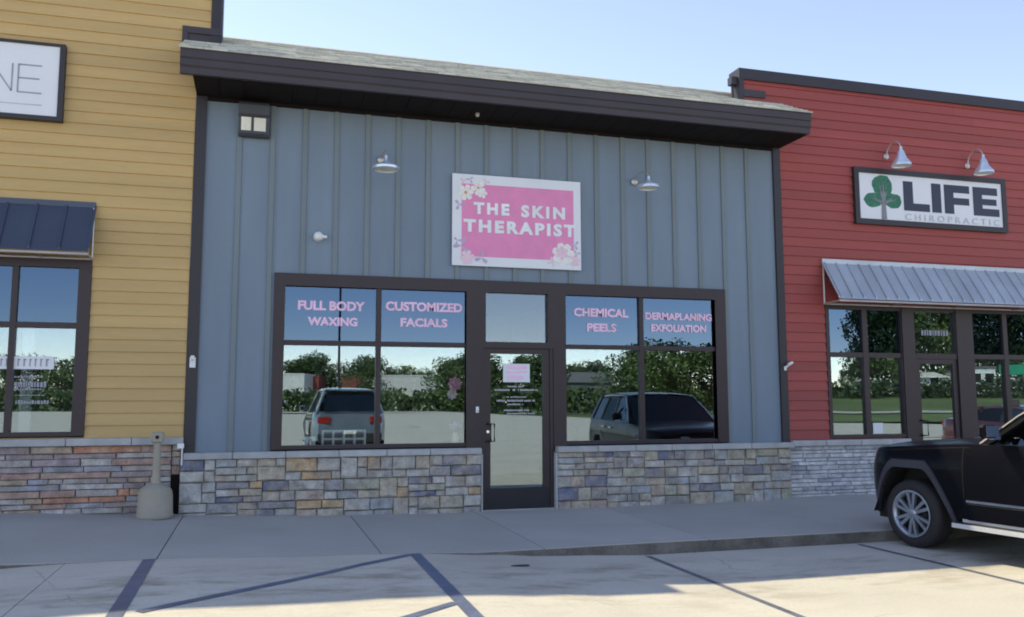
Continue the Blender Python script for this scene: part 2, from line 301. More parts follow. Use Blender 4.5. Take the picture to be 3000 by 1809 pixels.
g = MB().add([(-900,-900,-.5),(900,-900,-.5),(900,900,-.5),(-900,900,-.5)], [(0,1,2,3)]).build('ground', 'grass', kind='structure')
lotb = [(-90,-3),(40,-3),(40,-36),(34,-44),(27,-62),(22,-120),(17,-205),(5,-190),(1,-131),(-20,-122),(-90,-112)]
# far lot sheet, in strips so that it can follow the slope of the near lot
farlot = grid_sheet(lin(-12, 12, .8), [-10.2, -30, -60, -105], lambda x, y: lot_z(x))
farlot.add([(12,-3.02,-.13),(40,-3.02,-.13),(40,-36,-.13),(34,-44,-.13),(27,-62,-.13),(24,-105,-.13),(12,-105,-.13)], [(0,6,5,4,3,2,1)])
farlot.add([(-12,-3.02,.1),(-90,-3.02,.1),(-90,-112,.1),(-12,-105,.1)], [(0,1,2,3)])
farlot.add([(-12,-105,.1),(24,-105,-.13),(17,-205,-.13),(7,-190,-.1),(1,-131,-.1),(-20,-122,.1),(-90,-112,.1)], [(0,1,2,3,4,5,6)])
lot = farlot.build('parking_lot', 'lot', kind='structure')
base = grid_sheet(lin(-12, 12, .6), [-10.4, -7, -3.0], lambda x, y: lot_z(x)-.03).build('joint_base', 'joint', lot)
LX = [-12, -8.3, -4.43, -1.42, .96, 3.49, 6.03, 8.57, 12]; LY = [-10.2, -6.75, -3.02]
for a, b in zip(LX, LX[1:]):
    for c, d in zip(LY, LY[1:]):
        grid_sheet(lin(a+.004, b-.004, .3), [c+.004, (c+d)/2, d-.004], lambda x, y: lot_z(x), .028).build('slab', 'lot', lot)
# painted marks
def strip(p, q, wdt, name, m, label=None):
    p, q = Vector(p), Vector(q); d = (q-p); L = d.length; d.normalize(); n = Vector((-d.y, d.x))*wdt/2; k = max(2, int(L/.3)); mb = MB(); vs = []
    for i in range(k+1):
        c = p+d*L*i/k
        for e in (c+n, c-n): vs.append((e.x, e.y, lot_z(e.x)+.004))
    mb.add(vs, [(2*i, 2*i+1, 2*i+3, 2*i+2) for i in range(k)])
    return mb.build(name, m, lot, label=label)
strip((-3.757, -3.03), (-3.70, -8.2), .105, 'painted_stripe', 'stripe', 'blue stripe on the left edge of the access aisle')
strip((-1.415, -3.03), (-1.47, -8.2), .105, 'painted_stripe', 'stripe', 'blue stripe on the right edge of the access aisle')
strip((-1.46, -3.07), (-3.60, -5.05), .085, 'painted_stripe', 'stripe', 'first blue diagonal of the access aisle')
strip((-1.48, -5.11), (-3.62, -7.1), .085, 'painted_stripe', 'stripe', 'second blue diagonal of the access aisle')
for x in (.965, 3.495, 6.03, 8.57): strip((x, -3.1), (x, -8.2), .062, 'painted_stripe', 'stripe2')
# sidewalk
wk = grid_sheet(lin(-12, 16, .5), [YF+.02, -1.5, .6], lambda x, y: walk_z(x, y)-.035).build('sidewalk', 'joint', kind='structure')
WX = [-12, -9.6, -7.65, -5.68, -3.70, -1.73, -.11, 1.72, 3.62, 5.5, 7.4, 9.3, 12, 16]
for a, b in zip(WX, WX[1:]):
    grid_sheet(lin(a+.006, b-.006, .25), [YF, -2.4, -1.8, -1.2, -.6, .3], walk_z, .033).build('slab', 'walk', wk)
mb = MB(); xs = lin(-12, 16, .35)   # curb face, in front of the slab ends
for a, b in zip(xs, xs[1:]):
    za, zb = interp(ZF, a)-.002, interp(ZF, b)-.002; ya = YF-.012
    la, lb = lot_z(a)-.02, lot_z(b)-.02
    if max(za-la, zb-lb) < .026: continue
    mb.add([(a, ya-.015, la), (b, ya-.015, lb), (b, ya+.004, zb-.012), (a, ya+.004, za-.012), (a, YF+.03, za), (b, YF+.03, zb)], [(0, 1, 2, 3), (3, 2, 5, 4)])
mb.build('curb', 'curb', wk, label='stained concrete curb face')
tag(MB().lathe([(0, .004), (.09, .004), (.1, .0)], (0, 0, 0), n=20).build('drain_cover', 'joint'), 'small dark round cleanout cover set in the lot before the door', 'drain cover')
bpy.data.objects['drain_cover'].location = (-.55, -3.62, lot_z(-.55)+.002); bpy.data.objects['drain_cover'].scale = (.95, .4, 1)

# ================================================================== BUILDING HELPERS
def lap_mesh(name, m, L, h=.147):
    p = [(0, 0), (-.024, 0), (-.027, .005), (-.008, h+.004), (0, h+.004)]
    return MB().prism(p, 0, L, 'x').mesh(name, m)
def siding(parent, m, x0, x1, z0, z1, holes, y=0., h=.147, label=None):
    """rows of lap boards between x0..x1 (x0 may be a function of z), split at the openings"""
    sid = MB().box(max(x0(z0), x0(z1)) if callable(x0) else x0, min(x1(z0), x1(z1)) if callable(x1) else x1, y+.002, y+.02, z0, z0+.01).build('siding', m, parent)
    cache = {}; z = z0
    while z < z1-.02:
        hh = min(h, z1-z); a = x0(z+hh/2) if callable(x0) else x0; b = x1(z+hh/2) if callable(x1) else x1
        segs = [(a, b)]
        for (ha, hb, hz0, hz1) in holes:
            if z+hh > hz0+.03 and z < hz1-.03:
                segs = [q for s_ in segs for q in ((s_[0], min(s_[1], ha)), (max(s_[0], hb), s_[1])) if q[1]-q[0] > .02]
        for (p, q) in segs:
            cuts = [p]; 
            if q-p > 2.6 and random.random() < .8: cuts.append(p+(q-p)*random.uniform(.3, .7))
            cuts.append(q)
            for c, d in zip(cuts, cuts[1:]):
                k = (round(d-c, 3), round(hh, 3))
                if k not in cache: cache[k] = lap_mesh('board', m, d-c-.003, hh)
                link('board', cache[k], sid, loc=(c, y, z))
        z += h
    return sid
def stone_variants(name, m, n=14, rough=.30):
    out = []
    for i in range(n):
        R = random.uniform; f = []
        e = .06
        back = [(0, 0, 0), (1, 0, 0), (1, 0, 1), (0, 0, 1)]
        ring = [(R(0, .02), -.7, R(0, .05)), (1-R(0, .02), -.7, R(0, .05)), (1-R(0, .02), -.7, 1-R(0, .05)), (R(0, .02), -.7, 1-R(0, .05))]
        face = [(R(.03, .07), -1+R(0, rough), R(.08, .16)), (R(.45, .55), -1-R(-rough, rough)*.5, R(.06, .14)), (1-R(.03, .07), -1+R(0, rough), R(.08, .16)),
                (1-R(.03, .07), -1+R(0, rough), 1-R(.08, .16)), (R(.45, .55), -1-R(-rough, rough)*.5, 1-R(.06, .14)), (R(.03, .07), -1+R(0, rough), 1-R(.08, .16))]
        v = back+ring+face
        fs = [(0, 4, 7, 3), (0, 1, 5, 4), (1, 2, 6, 5), (3, 7, 6, 2), (4, 5, 10, 9, 8), (5, 6, 11, 10), (6, 7, 13, 12, 11), (7, 4, 8, 13), (8, 9, 12, 13), (9, 10, 11, 12)]
        out.append(MB().add(v, fs).mesh(name, m))
    return out
def stone_wall(parent, m, x0, x1, z0f, z1, y, rows, wr, depth=.07, split=.15, name='stone'):
    vs = stone_variants(name, m); j = .0035; cnt = 0
    zb = min(z0f(x0), z0f(x1), z0f((x0+x1)/2))-.03; H = z1-zb; hs = [random.uniform(*rows) for _ in range(40)]
    zs = [zb]
    for h in hs:
        if zs[-1]+h > z1-rows[0]*.6: break
        zs.append(zs[-1]+h)
    k = (z1-zb)/(zs[-1]-zb) if len(zs) > 1 else 1
    zs = [zb+(q-zb)*k for q in zs]
    bk = MB().box(x0, x1, y+.03, y+.2, zb, z1).build('stone_base', 'mortar', parent)
    def put(xa, xb, za, zb_, big=1.):
        if z0f((xa+xb)/2) > zb_-.01: return
        link(name, random.choice(vs), bk, loc=(xa+j/2, y+.035, za+j/2), scale=(xb-xa-j, depth*random.uniform(.75, 1.15), zb_-za-j))
    if not split:
        for a, b in zip(zs, zs[1:]):
            x = x0
            while x < x1-.001:
                L = random.uniform(*wr)*random.choice((.6, 1, 1, 1.5))
                if x1-(x+L) < wr[0]*.7: L = x1-x
                put(x, x+L, a, b); x += L
        return bk
    def course(xa, xb, za, zc):
        x = xa
        while x < xb-.001:
            L = random.uniform(*wr)
            if xb-(x+L) < wr[0]*.7: L = xb-x
            put(x, x+L, za, zc); x += L
    i = 0
    while i < len(zs)-1:
        n = 2 if i+2 <= len(zs)-1 else 1; a, c = zs[i], zs[i+n]; x = x0
        while x < x1-.001:
            L = random.uniform(.28, .75)
            if x1-(x+L) < .2: L = x1-x
            r = random.random()
            if n == 1 or (r < .16 and L < .45): course(x, x+L, a, c) if n == 1 else put(x, x+L*.62, a, c) or course(x+L*.62, x+L, a, a+(c-a)*.5) or course(x+L*.62, x+L, a+(c-a)*.5, c)
            elif r < .36:
                p, q = a+(c-a)*random.uniform(.28, .36), a+(c-a)*random.uniform(.62, .72); course(x, x+L, a, p); course(x, x+L, p, q); course(x, x+L, q, c)
            else:
                m_ = a+(c-a)*random.choice((.36, .42, .5, .5, .58, .64)); course(x, x+L, a, m_); course(x, x+L, m_, c)
            x += L
        i += n
    return bk
def sill_run(parent, x0, x1, z0, z1, y0, y1, step=.6):
    s_ = MB().box(x0+.01, x1-.01, y0+.03, y1-.01, z0+.012, z1-.012).build('sill', 'mortar', parent)
    x = x0
    while x < x1-.01:
        L = min(step*random.uniform(.9, 1.1), x1-x); 
        if x1-x-L < .15: L = x1-x
        B(x+.003, x+L-.003, y0, y1-.02, z0, z1).build('sill_block', 'sill', s_, bevel=.008); x += L
    return s_
def window(parent, xs, zs, y, fm='frame', gm='glass', bar=.065, label=None, outer=None, name='window'):
    """grid window: xs, zs are the clear glass spans [(a,b),...]; frame bars fill what lies between"""
    w_ = MB(); X0, X1 = (outer[0], outer[1]) if outer else (xs[0][0]-bar/2, xs[-1][1]+bar/2); Z0, Z1 = (outer[2], outer[3]) if outer else (zs[0][0]-bar/2, zs[-1][1]+bar/2)
    e = thing_part(name, parent, label)
    f = MB().box(X0, X1, y-.03, y+.07, Z0, zs[0][0]).box(X0, X1, y-.03, y+.07, zs[-1][1], Z1).box(X0, xs[0][0], y-.03, y+.07, zs[0][0], zs[-1][1]).box(xs[-1][1], X1, y-.03, y+.07, zs[0][0], zs[-1][1])
    fo = f.build('frame', fm, e)
    for (a, b), (c, d) in zip(xs, xs[1:]): B(b, c, y-.022, y+.06, zs[0][0], zs[-1][1]).build('mullion', fm, e)
    for (a, b), (c, d) in zip(zs, zs[1:]):
        for (p, q) in xs: B(p, q, y-.018, y+.055, b, c).build('mullion', fm, e)
    for (p, q) in xs:
        for i, (a, b) in enumerate(zs): B(p-.004, q+.004, y+.018, y+.026, a-.004, b+.004).build('pane', gm if i == 0 else 'glassu', e)
    return e
def thing_part(name, parent, label=None):
    o = bpy.data.objects.new(name, None); COL.objects.link(o); o.parent = parent; o.empty_display_size = .1
    if label: o['label'] = label
    return o

# ================================================================== CENTRAL BLUE-GREY SHOP
cb = thing('shop_building', 'middle shop with blue grey board and batten wall under a shingled roof', 'building', (0, 0, 0))
wl = MB()
XL, XR, ZT = -3.74, 4.735, 5.32
for (a, b, c, d) in [(XL, -2.723, .75, ZT), (3.713, XR, .75, ZT), (-2.723, 3.713, 3.086, ZT)]: wl.box(a, b, .012, .16, c, d)
wl.box(XL, -.05, .012, .16, -.05, .76); wl.box(1.07, XR, .012, .16, -.05, .76)
wl.build('wall', 'blue', cb)
BX = [round(-1.157+.4085*k, 3) for k in range(-6, 15)]
pan = MB().box(XL+.13, XR-.12, .013, .02, ZT-.02, ZT-.01).build('cladding', 'blue', cb)
edges = [XL+.13]+[x for x in BX if XL+.2 < x < XR-.2]+[XR-.123]
def zlow(x0, x1):
    xm = (x0+x1)/2
    return 3.088 if -2.72 < xm < 3.71 else .832
for a, b in zip(edges, edges[1:]):
    cuts = [a, b]
    for e in (-2.725, 3.715):
        if a < e < b: cuts = [a, e, b]
    for c, d in zip(cuts, cuts[1:]): B(c+.001, d-.001, 0, .012, zlow(c, d), 5.30).build('panel', 'blue', pan)
for x in edges[1:-1]:
    B(x-.032, x+.032, -.022, -.001, zlow(x, x), 5.30).build('batten', 'batten', pan, bevel=.003)
B(XL, XL+.132, -.035, .01, .80, 5.318).build('corner_trim', 'trim', cb); B(XR-.122, XR, -.035, .01, .80, 5.318).build('corner_trim', 'trim', cb)
# brown surround of the whole storefront
sur = MB().box(-2.723, 3.713, -.045, .03, 2.925, 3.086).box(-2.723, -2.587, -.045, .03, .849, 2.925).box(3.54, 3.713, -.045, .03, .849, 2.925)
sur.box(-.214, .0, -.045, .03, .832, 2.925).box(1.02, 1.206, -.045, .03, .832, 2.925)
sur.box(0, .054, -.045, .03, 2.166, 2.925).box(.944, 1.02, -.045, .03, 2.166, 2.925).box(.054, .944, -.045, .03, 2.166, 2.25)
sur.build('storefront_surround', 'frame', cb)
wL = window(cb, [(-2.587, -1.422), (-1.357, -.214)], [(.897, 2.165), (2.23, 2.925)], 0, outer=(-2.59, -.21, .849, 2.927), label='wide four-pane window left of the door')
wR = window(cb, [(1.206, 2.332), (2.397, 3.54)], [(.897, 2.17), (2.232, 2.925)], 0, outer=(1.203, 3.543, .849, 2.927), label='wide four-pane window right of the door')
tw = thing_part('transom_window', cb, 'greyish transom pane above the door'); B(.05, .948, .018, .026, 2.245, 2.93).build('pane', 'glassf', tw)
for (s_, p, x0, x1, z0, z1) in [('FULL BODY', wL, -2.425, -1.57, 2.62, 2.746), ('WAXING', wL, -2.30, -1.665, 2.42, 2.535), ('CUSTOMIZED', wL, -1.30, -.262, 2.64, 2.765), ('FACIALS', wL, -1.10, -.465, 2.432, 2.55),
                                ('CHEMICAL', wR, 1.345, 2.175, 2.63, 2.752), ('PEELS', wR, 1.54, 1.99, 2.42, 2.54), ('DERMAPLANING', wR, 2.44, 3.51, 2.61, 2.72), ('EXFOLIATION', wR, 2.53, 3.415, 2.44, 2.55)]:
    text_obj('lettering', s_, 'pinkl', p, x0, x1, z0, z1, .012, bold=.045, depth=.003, label='pink window lettering reading '+s_)
text_obj('lettering', '120', 'faint', tw, .42, .78, 2.36, 2.43, .012, bold=.0) if False else None
# door
dr = thing_part('door', cb, 'narrow bronze glass door with dark kick plate')
MB().box(0, .05, -.03, .06, 0, 2.166).box(.97, 1.02, -.03, .06, 0, 2.166).build('door_frame', 'frame', dr)
MB().box(.052, .128, -.015, .04, .29, 2.09).box(.875, .968, -.015, .04, .29, 2.09).box(.052, .968, -.015, .04, 2.09, 2.162).build('stile', 'frame', dr)
B(.052, .968, -.017, .04, .012, .29).build('kick_plate', 'door', dr)
B(.124, .879, .010, .018, .286, 2.094).build('pane', 'glass', dr)
MB().box(0, 1.02, -.06, .05, -.02, .01).build('threshold', 'rod', dr)
MB().tube([(.085, -.015, 1.145), (.085, -.075, 1.145), (.165, -.08, 1.145), (.165, -.08, .915), (.085, -.075, .915), (.085, -.015, .915)], .012, 8).build('handle', 'door', dr, smooth=True)
MB().lathe([(0, -.022), (.02, -.022), (.022, -.012)], (.09, 0, 1.04), 'y', 12).build('lock', 'chrome', dr)
# white lettering block of opening hours on the door glass: broken strokes, as unreadable as in the photo
hrs = MB(); rs = random.Random(3)
for z, x0, x1, h in [(1.648, .375, .60, .022), (1.60, .19, .79, .026), (1.505, .36, .635, .018), (1.455, .22, .755, .026), (1.405, .37, .60, .022), (1.325, .32, .68, .022), (1.28, .36, .76, .018)]:
    x = x0
    while x < x1:
        wdt = rs.uniform(.008, .016)
        if rs.random() > .12: hrs.box(x, x+wdt, .004, .0085, z-h/2, z+h/2*rs.uniform(.4, 1))
        x += wdt+.006
hrs.build('lettering', 'faint', dr, label='small white hours lettering', kind='stuff')
# base
cgz = lambda x: interp(ZW, x)
stone_wall(cb, 'block', -3.765, -.02, cgz, .752, -.08, (.10, .155), (.16, .40), .075, .2)
stone_wall(cb, 'block', 1.045, 4.70, cgz, .752, -.08, (.10, .155), (.16, .38), .075, .2)
MB().box(-.02, -.002, -.11, .02, 0, .75).box(1.022, 1.045, -.11, .02, 0, .75).build('base_return', 'sill', cb)
sill_run(cb, -3.73, -.02, .752, .832, -.15, .03); sill_run(cb, 1.04, 4.74, .752, .832, -.15, .03)
# roof, fascia, soffit
RX0, RX1 = -3.88, 4.76
MB().prism([(-.72, 5.325), (-.775, 5.325), (-.78, 5.40), (-.80, 5.425), (-.80, 5.50), (-.815, 5.515), (-.815, 5.60), (-.83, 5.62), (-.70, 5.62), (-.70, 5.34)], RX0, RX1, 'x').build('gutter', 'fasc', cb, label='dark bronze box gutter along the eave')
so_ = MB()
for i in range(29):
    a = XL+i*(RX1-XL-.01)/29; so_.box(a+.003, a+(RX1-XL-.01)/29-.003, -.70, .011, 5.322, 5.334)
so_.box(XL, RX1, -.71, .011, 5.335, 5.35)
so_.build('soffit', 'soff', cb)
MB().box(XL, XR, -.03, -.001, 5.27, 5.319).build('frieze_board', 'soff', cb)
MB().box(XL, XL+.03, -.70, 0, 5.35, 5.6).box(RX1-.03, RX1, -.70, -.002, 5.35, 5.6).build('rake_end', 'fasc', cb)
sh = MB(); rs = random.Random(11); e0 = Vector((-.83, 5.625)); dr_ = Vector((1.78, .89)).normalized(); nr = Vector((-dr_.y, dr_.x))
for c in range(15):
    p = e0+dr_*(c*.135); q = e0+dr_*((c+1)*.135+.02); x = RX0-.02+(-.15 if c % 2 else 0)
    while x < RX1+.02:
        wd = rs.uniform(.22, .36); a, b = max(x, RX0-.02), min(x+wd-.006, RX1+.02)
        if b-a > .01:
            t0 = .012+rs.uniform(0, .006); P = p+nr*t0; Q = q+nr*.003
            sh.add([(a, P.x, P.y), (b, P.x, P.y), (b, Q.x, Q.y), (a, Q.x, Q.y), (a, p.x, p.y-.004), (b, p.x, p.y-.004)], [(0, 1, 2, 3), (4, 5, 1, 0)], rs.choice([0, 0, 1, 1, 2]))
        x += wd
RID = e0+dr_*(15*.135)
rf = MB().prism([(e0.x, e0.y-.005), (RID.x, RID.y-.005), (RID.x+1.0, RID.y-.3), (RID.x+1.0, RID.y-.5), (.2, 5.36), (e0.x+.05, 5.60)], XL, RX1, 'x').build('roof', 'sh3', cb)
sh.build('shingles', ['sh1', 'sh2', 'sh3'], rf, kind='stuff')
rc = MB(); x = RX0
while x < RX1: rc.prism([(RID.x-.12, RID.y-.045), (RID.x, RID.y+.02), (RID.x+.14, RID.y-.04), (RID.x, RID.y)], x, min(x+.2, RX1)-.004, 'x'); x += .2
rc.build('ridge_cap', 'sh2', rf)
MB().box(RX0, RX1, 1.9, 9, 5.9, 6.1).build('rear_roof', 'farg', cb)
# room behind the glass
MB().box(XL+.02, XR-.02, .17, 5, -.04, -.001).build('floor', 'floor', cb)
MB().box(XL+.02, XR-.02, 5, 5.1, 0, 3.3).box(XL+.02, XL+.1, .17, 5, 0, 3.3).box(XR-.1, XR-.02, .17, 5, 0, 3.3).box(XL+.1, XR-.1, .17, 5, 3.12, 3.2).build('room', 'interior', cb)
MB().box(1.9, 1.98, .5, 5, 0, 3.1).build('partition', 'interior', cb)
tag(MB().lathe([(0, 0), (.018, 0), (.03, .02), (.03, .05), (0, .055)], (0, 0, 0), 'z', 12).build('soffit_vent_light', 'rod'), 'tiny pale fixture under the eave above the pink sign', 'light')
bpy.data.objects['soffit_vent_light'].location = (-.14, -.33, 5.275)

# ================================================================== YELLOW BUILDING (left)
yb = thing('shop_building', 'tall tan yellow lap-sided shop left of the blue grey one', 'building')
ZY = 7.38; XC = -3.47
xr = lambda z: (XC-.12 if z > 6.0 else -3.742)
siding(yb, 'yellow', -11.5, xr, 1.022, ZY-.1, [(-9.0, -4.848, 1.02, 3.165)])
MB().box(-11.5, -4.0, .013, .2, 3.17, ZY-.1).box(-4.848, -3.75, .013, .2, .6, 3.17).box(-11.5, -9.0, .013, .2, .3, 3.115).box(-9.0, -4.848, .013, .2, .3, 1.03).box(-4.0, XC, .013, .2, 5.4, ZY-.1).build('wall', 'yellow', yb)
MB().box(XC-.125, XC, -.04, .2, 6.02, ZY-.1).build('corner_trim', 'trim', yb)
ZS = ZY+.115*8.06
MB().prism([(-11.5, ZY-.1), (XC+.02, ZY-.1), (XC+.02, ZY-.08), (-11.5, ZS-.1)], -.01, .2, 'y').build('gable_wall', 'yellow', yb)
MB().prism([(-11.55, ZS-.12), (XC+.03, ZY-.12), (XC+.03, ZY), (-11.55, ZS)], -.06, .55, 'y').build('parapet_cap', 'trim', yb)
MB().box(-3.936, XC+.004, -.05, .012, 6.13, 6.215).box(-3.936, -3.87, -.05, .012, 5.97, 6.13).box(-3.87, XC+.004, -.03, .012, 5.97, 6.128).build('flashing', 'fasc', yb, label='dark stepped flashing where the next roof meets the wall')
MB().box(XC-.2, XC-.002, .2, .55, 5.4, ZY-.1).box(XC-.75, XC-.5, .55, 6, 0, ZY-.1).build('party_wall', 'trim', yb)
MB().box(-11.5, XC-.5, 6, 6.2, 0, ZY).build('rear_wall', 'yellow', yb)
yw = window(yb, [(-8.43, -7.755), (-7.69, -7.07), (-7.005, -6.39), (-6.325, -5.705), (-5.64, -4.986)], [(1.10, 2.323), (2.392, 3.052)], 0, outer=(-9.0, -4.848, 1.049, 3.17), label='grid window under the dark awning')
MB().box(-4.99, -4.85, -.045, -.031, 1.05, 3.11).build('casing', 'frame', yb)
wsg = MB().box(-6.6, -5.215, .005, .012, 1.835, 1.985).build('banner_decal', 'signw', yw, label='white banner lettering strip on the glass')
rs = random.Random(5); lt = MB(); x = -6.5
while x < -5.3: w_ = rs.uniform(.02, .035); lt.box(x, x+w_*.5, .0005, .0045, 1.87, 1.95); lt.box(x, x+w_, .0005, .0045, 1.94, 1.955); x += w_+.035
lt.build('lettering', 'grey', yw, kind='stuff')
dk = MB()
for z, x0, x1, h in [(1.745, -5.63, -5.33, .022), (1.66, -5.62, -5.30, .07), (1.60, -5.63, -5.34, .02), (1.45, -5.60, -5.25, .045), (1.53, -5.60, -5.30, .012)]:
    x = x0
    while x < x1: w_ = rs.uniform(.012, .03); dk.box(x, x+w_, .006, .011, z-h/2, z+h/2*rs.uniform(.6, 1)); x += w_+.01
dk.build('lettering', 'grey', yw, label='small blue grey service lettering on the lower pane', kind='stuff')
MB().box(-5.63, -5.5, .3, .32, 1.05, 3.0).build('curtain', 'faint', yw)
yz = lambda x: interp(ZW, x)
stone_wall(yb, 'ledge', -9.5, -3.87, yz, .935, -.02, (.052, .085), (.22, .55), .065, 0.)
stone_wall(yb, 'ledge', -3.868, -3.77, lambda x: .60, .935, -.005, (.052, .085), (.09, .2), .05, 0.)
sill_run(yb, -9.5, -3.735, .935, 1.022, -.10, .03, .75)
MB().box(-3.875, -3.76, .006, .012, .05, .93).build('gap_shade', 'soff', yb)  # dark sheet standing in for the shade in the gap between the stone bases
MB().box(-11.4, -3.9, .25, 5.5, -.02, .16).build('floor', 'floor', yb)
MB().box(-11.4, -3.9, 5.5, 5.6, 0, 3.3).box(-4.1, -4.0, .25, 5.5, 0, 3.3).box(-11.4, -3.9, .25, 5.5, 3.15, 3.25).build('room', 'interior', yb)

# ================================================================== RED BUILDING (right)
rb = thing('shop_building', 'dark red lap-sided shop right of the blue grey one', 'building')
ZR = 6.53
xl = lambda z: (4.10 if z > 6.03 else 4.737)
siding(rb, 'red', xl, 16., .86, 6.37, [(5.442, 12.5, .85, 2.92)])
MB().box(4.74, 5.442, .013, .2, 0, 2.9).box(4.74, 16, .013, .2, 2.9, 6.4).box(4.10, 4.74, .013, .2, 5.5, 6.4).box(5.442, 7.0, .013, .2, 0, .86).box(12.5, 16, .013, .2, 0, 2.9).build('wall', 'red', rb)
MB().box(4.06, 16.05, -.05, .25, 6.36, ZR).box(4.9, 16, .25, 6, 6.0, 6.1).build('parapet_cap', 'trim', rb)
MB().box(4.06, 4.14, -.045, .2, 6.03, 6.36).build('corner_trim', 'trim', rb)
MB().box(4.14, 4.51, -.045, .012, 6.09, 6.20).build('flashing', 'fasc', rb)
MB().box(4.62, 4.72, .2, 6, 0, 6.0).box(4.7, 16, 6, 6.2, 0, 6.2).build('party_wall', 'red', rb)
MB().box(3.955, 4.058, .0, .12, 6.28, 6.40).box(3.985, 4.01, .04, .07, 5.95, 6.28).build('scupper', 'trim', rb, label='small scupper box and pipe on the parapet end')
rw = window(rb, [(5.503, 6.105), (6.199, 6.812)], [(.927, 2.11), (2.183, 2.852)], 0, outer=(5.442, 6.83, .875, 2.92), label='four-pane window left of the red shop door')
rd = thing_part('door', rb, 'glass door of the red shop behind the black vehicle')
MB().box(6.832, 7.062, -.045, .06, .0, 2.92).box(7.88, 8.20, -.045, .06, 0, 2.92).box(7.062, 7.88, -.03, .06, 2.10, 2.183).box(7.062, 7.88, -.03, .06, 2.852, 2.92).build('door_frame', 'frame', rd)
B(7.06, 7.884, .018, .026, 2.18, 2.856).build('pane', 'glass', rd)
MB().box(7.064, 7.15, -.015, .04, .25, 2.02).box(7.79, 7.878, -.015, .04, .25, 2.02).box(7.064, 7.878, -.015, .04, 2.02, 2.098).box(7.064, 7.878, -.015, .04, .01, .25).build('stile', 'frame', rd)
B(7.146, 7.794, .01, .018, .246, 2.024).build('pane', 'glass', rd)
MB().tube([(7.105, -.015, 1.13), (7.105, -.08, 1.13), (7.19, -.085, 1.13), (7.19, -.085, .90), (7.105, -.08, .90), (7.105, -.015, .90)], .012, 8).build('handle', 'door', rd, smooth=True)
adr = MB(); rs = random.Random(9); x = 7.24
while x < 7.72: w_ = rs.uniform(.02, .05); adr.box(x, x+w_, .008, .014, 2.475, 2.56); x += w_+.02
adr.build('lettering', 'grey', rd, label='pale address lettering on the transom pane', kind='stuff')
rw2 = window(rb, [(8.21, 8.83), (8.92, 9.55), (9.64, 10.3), (10.4, 11.1)], [(.927, 2.11), (2.183, 2.852)], 0, outer=(8.202, 11.3, .875, 2.92), label='grid window right of the red shop door')
MB().box(11.3, 12.5, -.03, .1, 0, 2.92).build('end_panel', 'frame', rb)
rgz = lambda x: interp(ZW, x)
stone_wall(rb, 'pale', 4.715, 7.0, rgz, .77, -.02, (.045, .075), (.18, .42), .06, 0.)
stone_wall(rb, 'pale', 8.0, 11.3, rgz, .77, -.02, (.06, .09), (.25, .5), .06, 0.)
sill_run(rb, 4.745, 6.86, .77, .855, -.10, .03, .6); sill_run(rb, 8.1, 11.3, .77, .855, -.10, .03, .6)
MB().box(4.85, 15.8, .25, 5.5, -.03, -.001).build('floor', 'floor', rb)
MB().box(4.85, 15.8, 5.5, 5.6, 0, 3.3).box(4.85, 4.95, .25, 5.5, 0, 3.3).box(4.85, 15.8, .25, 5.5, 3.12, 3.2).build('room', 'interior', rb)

# ================================================================== SIGNS
# pink sign
ps = thing('shop_sign', 'pink floral shop sign with white border mounted above the door', 'sign', (.508, -.05, 3.91))
W2, H2 = .93, .635
MB().box(-W2, W2, -.012, .012, -H2, H2).build('sign_panel', 'signw', ps, bevel=.003)
MB().box(-.80, .82, -.0145, -.0125, -.505, .50).build('pink_field', 'pink', ps)
text_obj('lettering', 'THE', 'letterw', ps, -.635, -.125, .085, .25, -.0165, bold=.05, spacing=1.35, label='white letters reading THE')
text_obj('lettering', 'SKIN', 'letterw', ps, .045, .69, .075, .25, -.0165, bold=.05, spacing=1.35, label='white letters reading SKIN')
text_obj('lettering', 'THERAPIST', 'letterw', ps, -.775, .845, -.17, .01, -.0165, bold=.05, spacing=1.3, label='white letters reading THERAPIST')
def petals(cx, cz, r, n, y, m, rot=0., wdt=.30):
    mb = MB()
    for k in range(n):
        a = rot+2*math.pi*k/n; d = Vector((math.cos(a), math.sin(a))); q = Vector((-d.y, d.x)); pts = []
        for (u_, v_) in [(.0, 0), (.3, .5), (.65, .95), (.9, .75), (1, .25), (.96, 0), (1, -.25), (.9, -.75), (.65, -.95), (.3, -.5)]: pts.append(Vector((cx, cz))+d*r*u_+q*r*wdt*v_)
        yy = y-.0004*(k % 3); mb.prism([(p.x, p.y) for p in pts], yy, yy-.0008, 'y')
    return mb
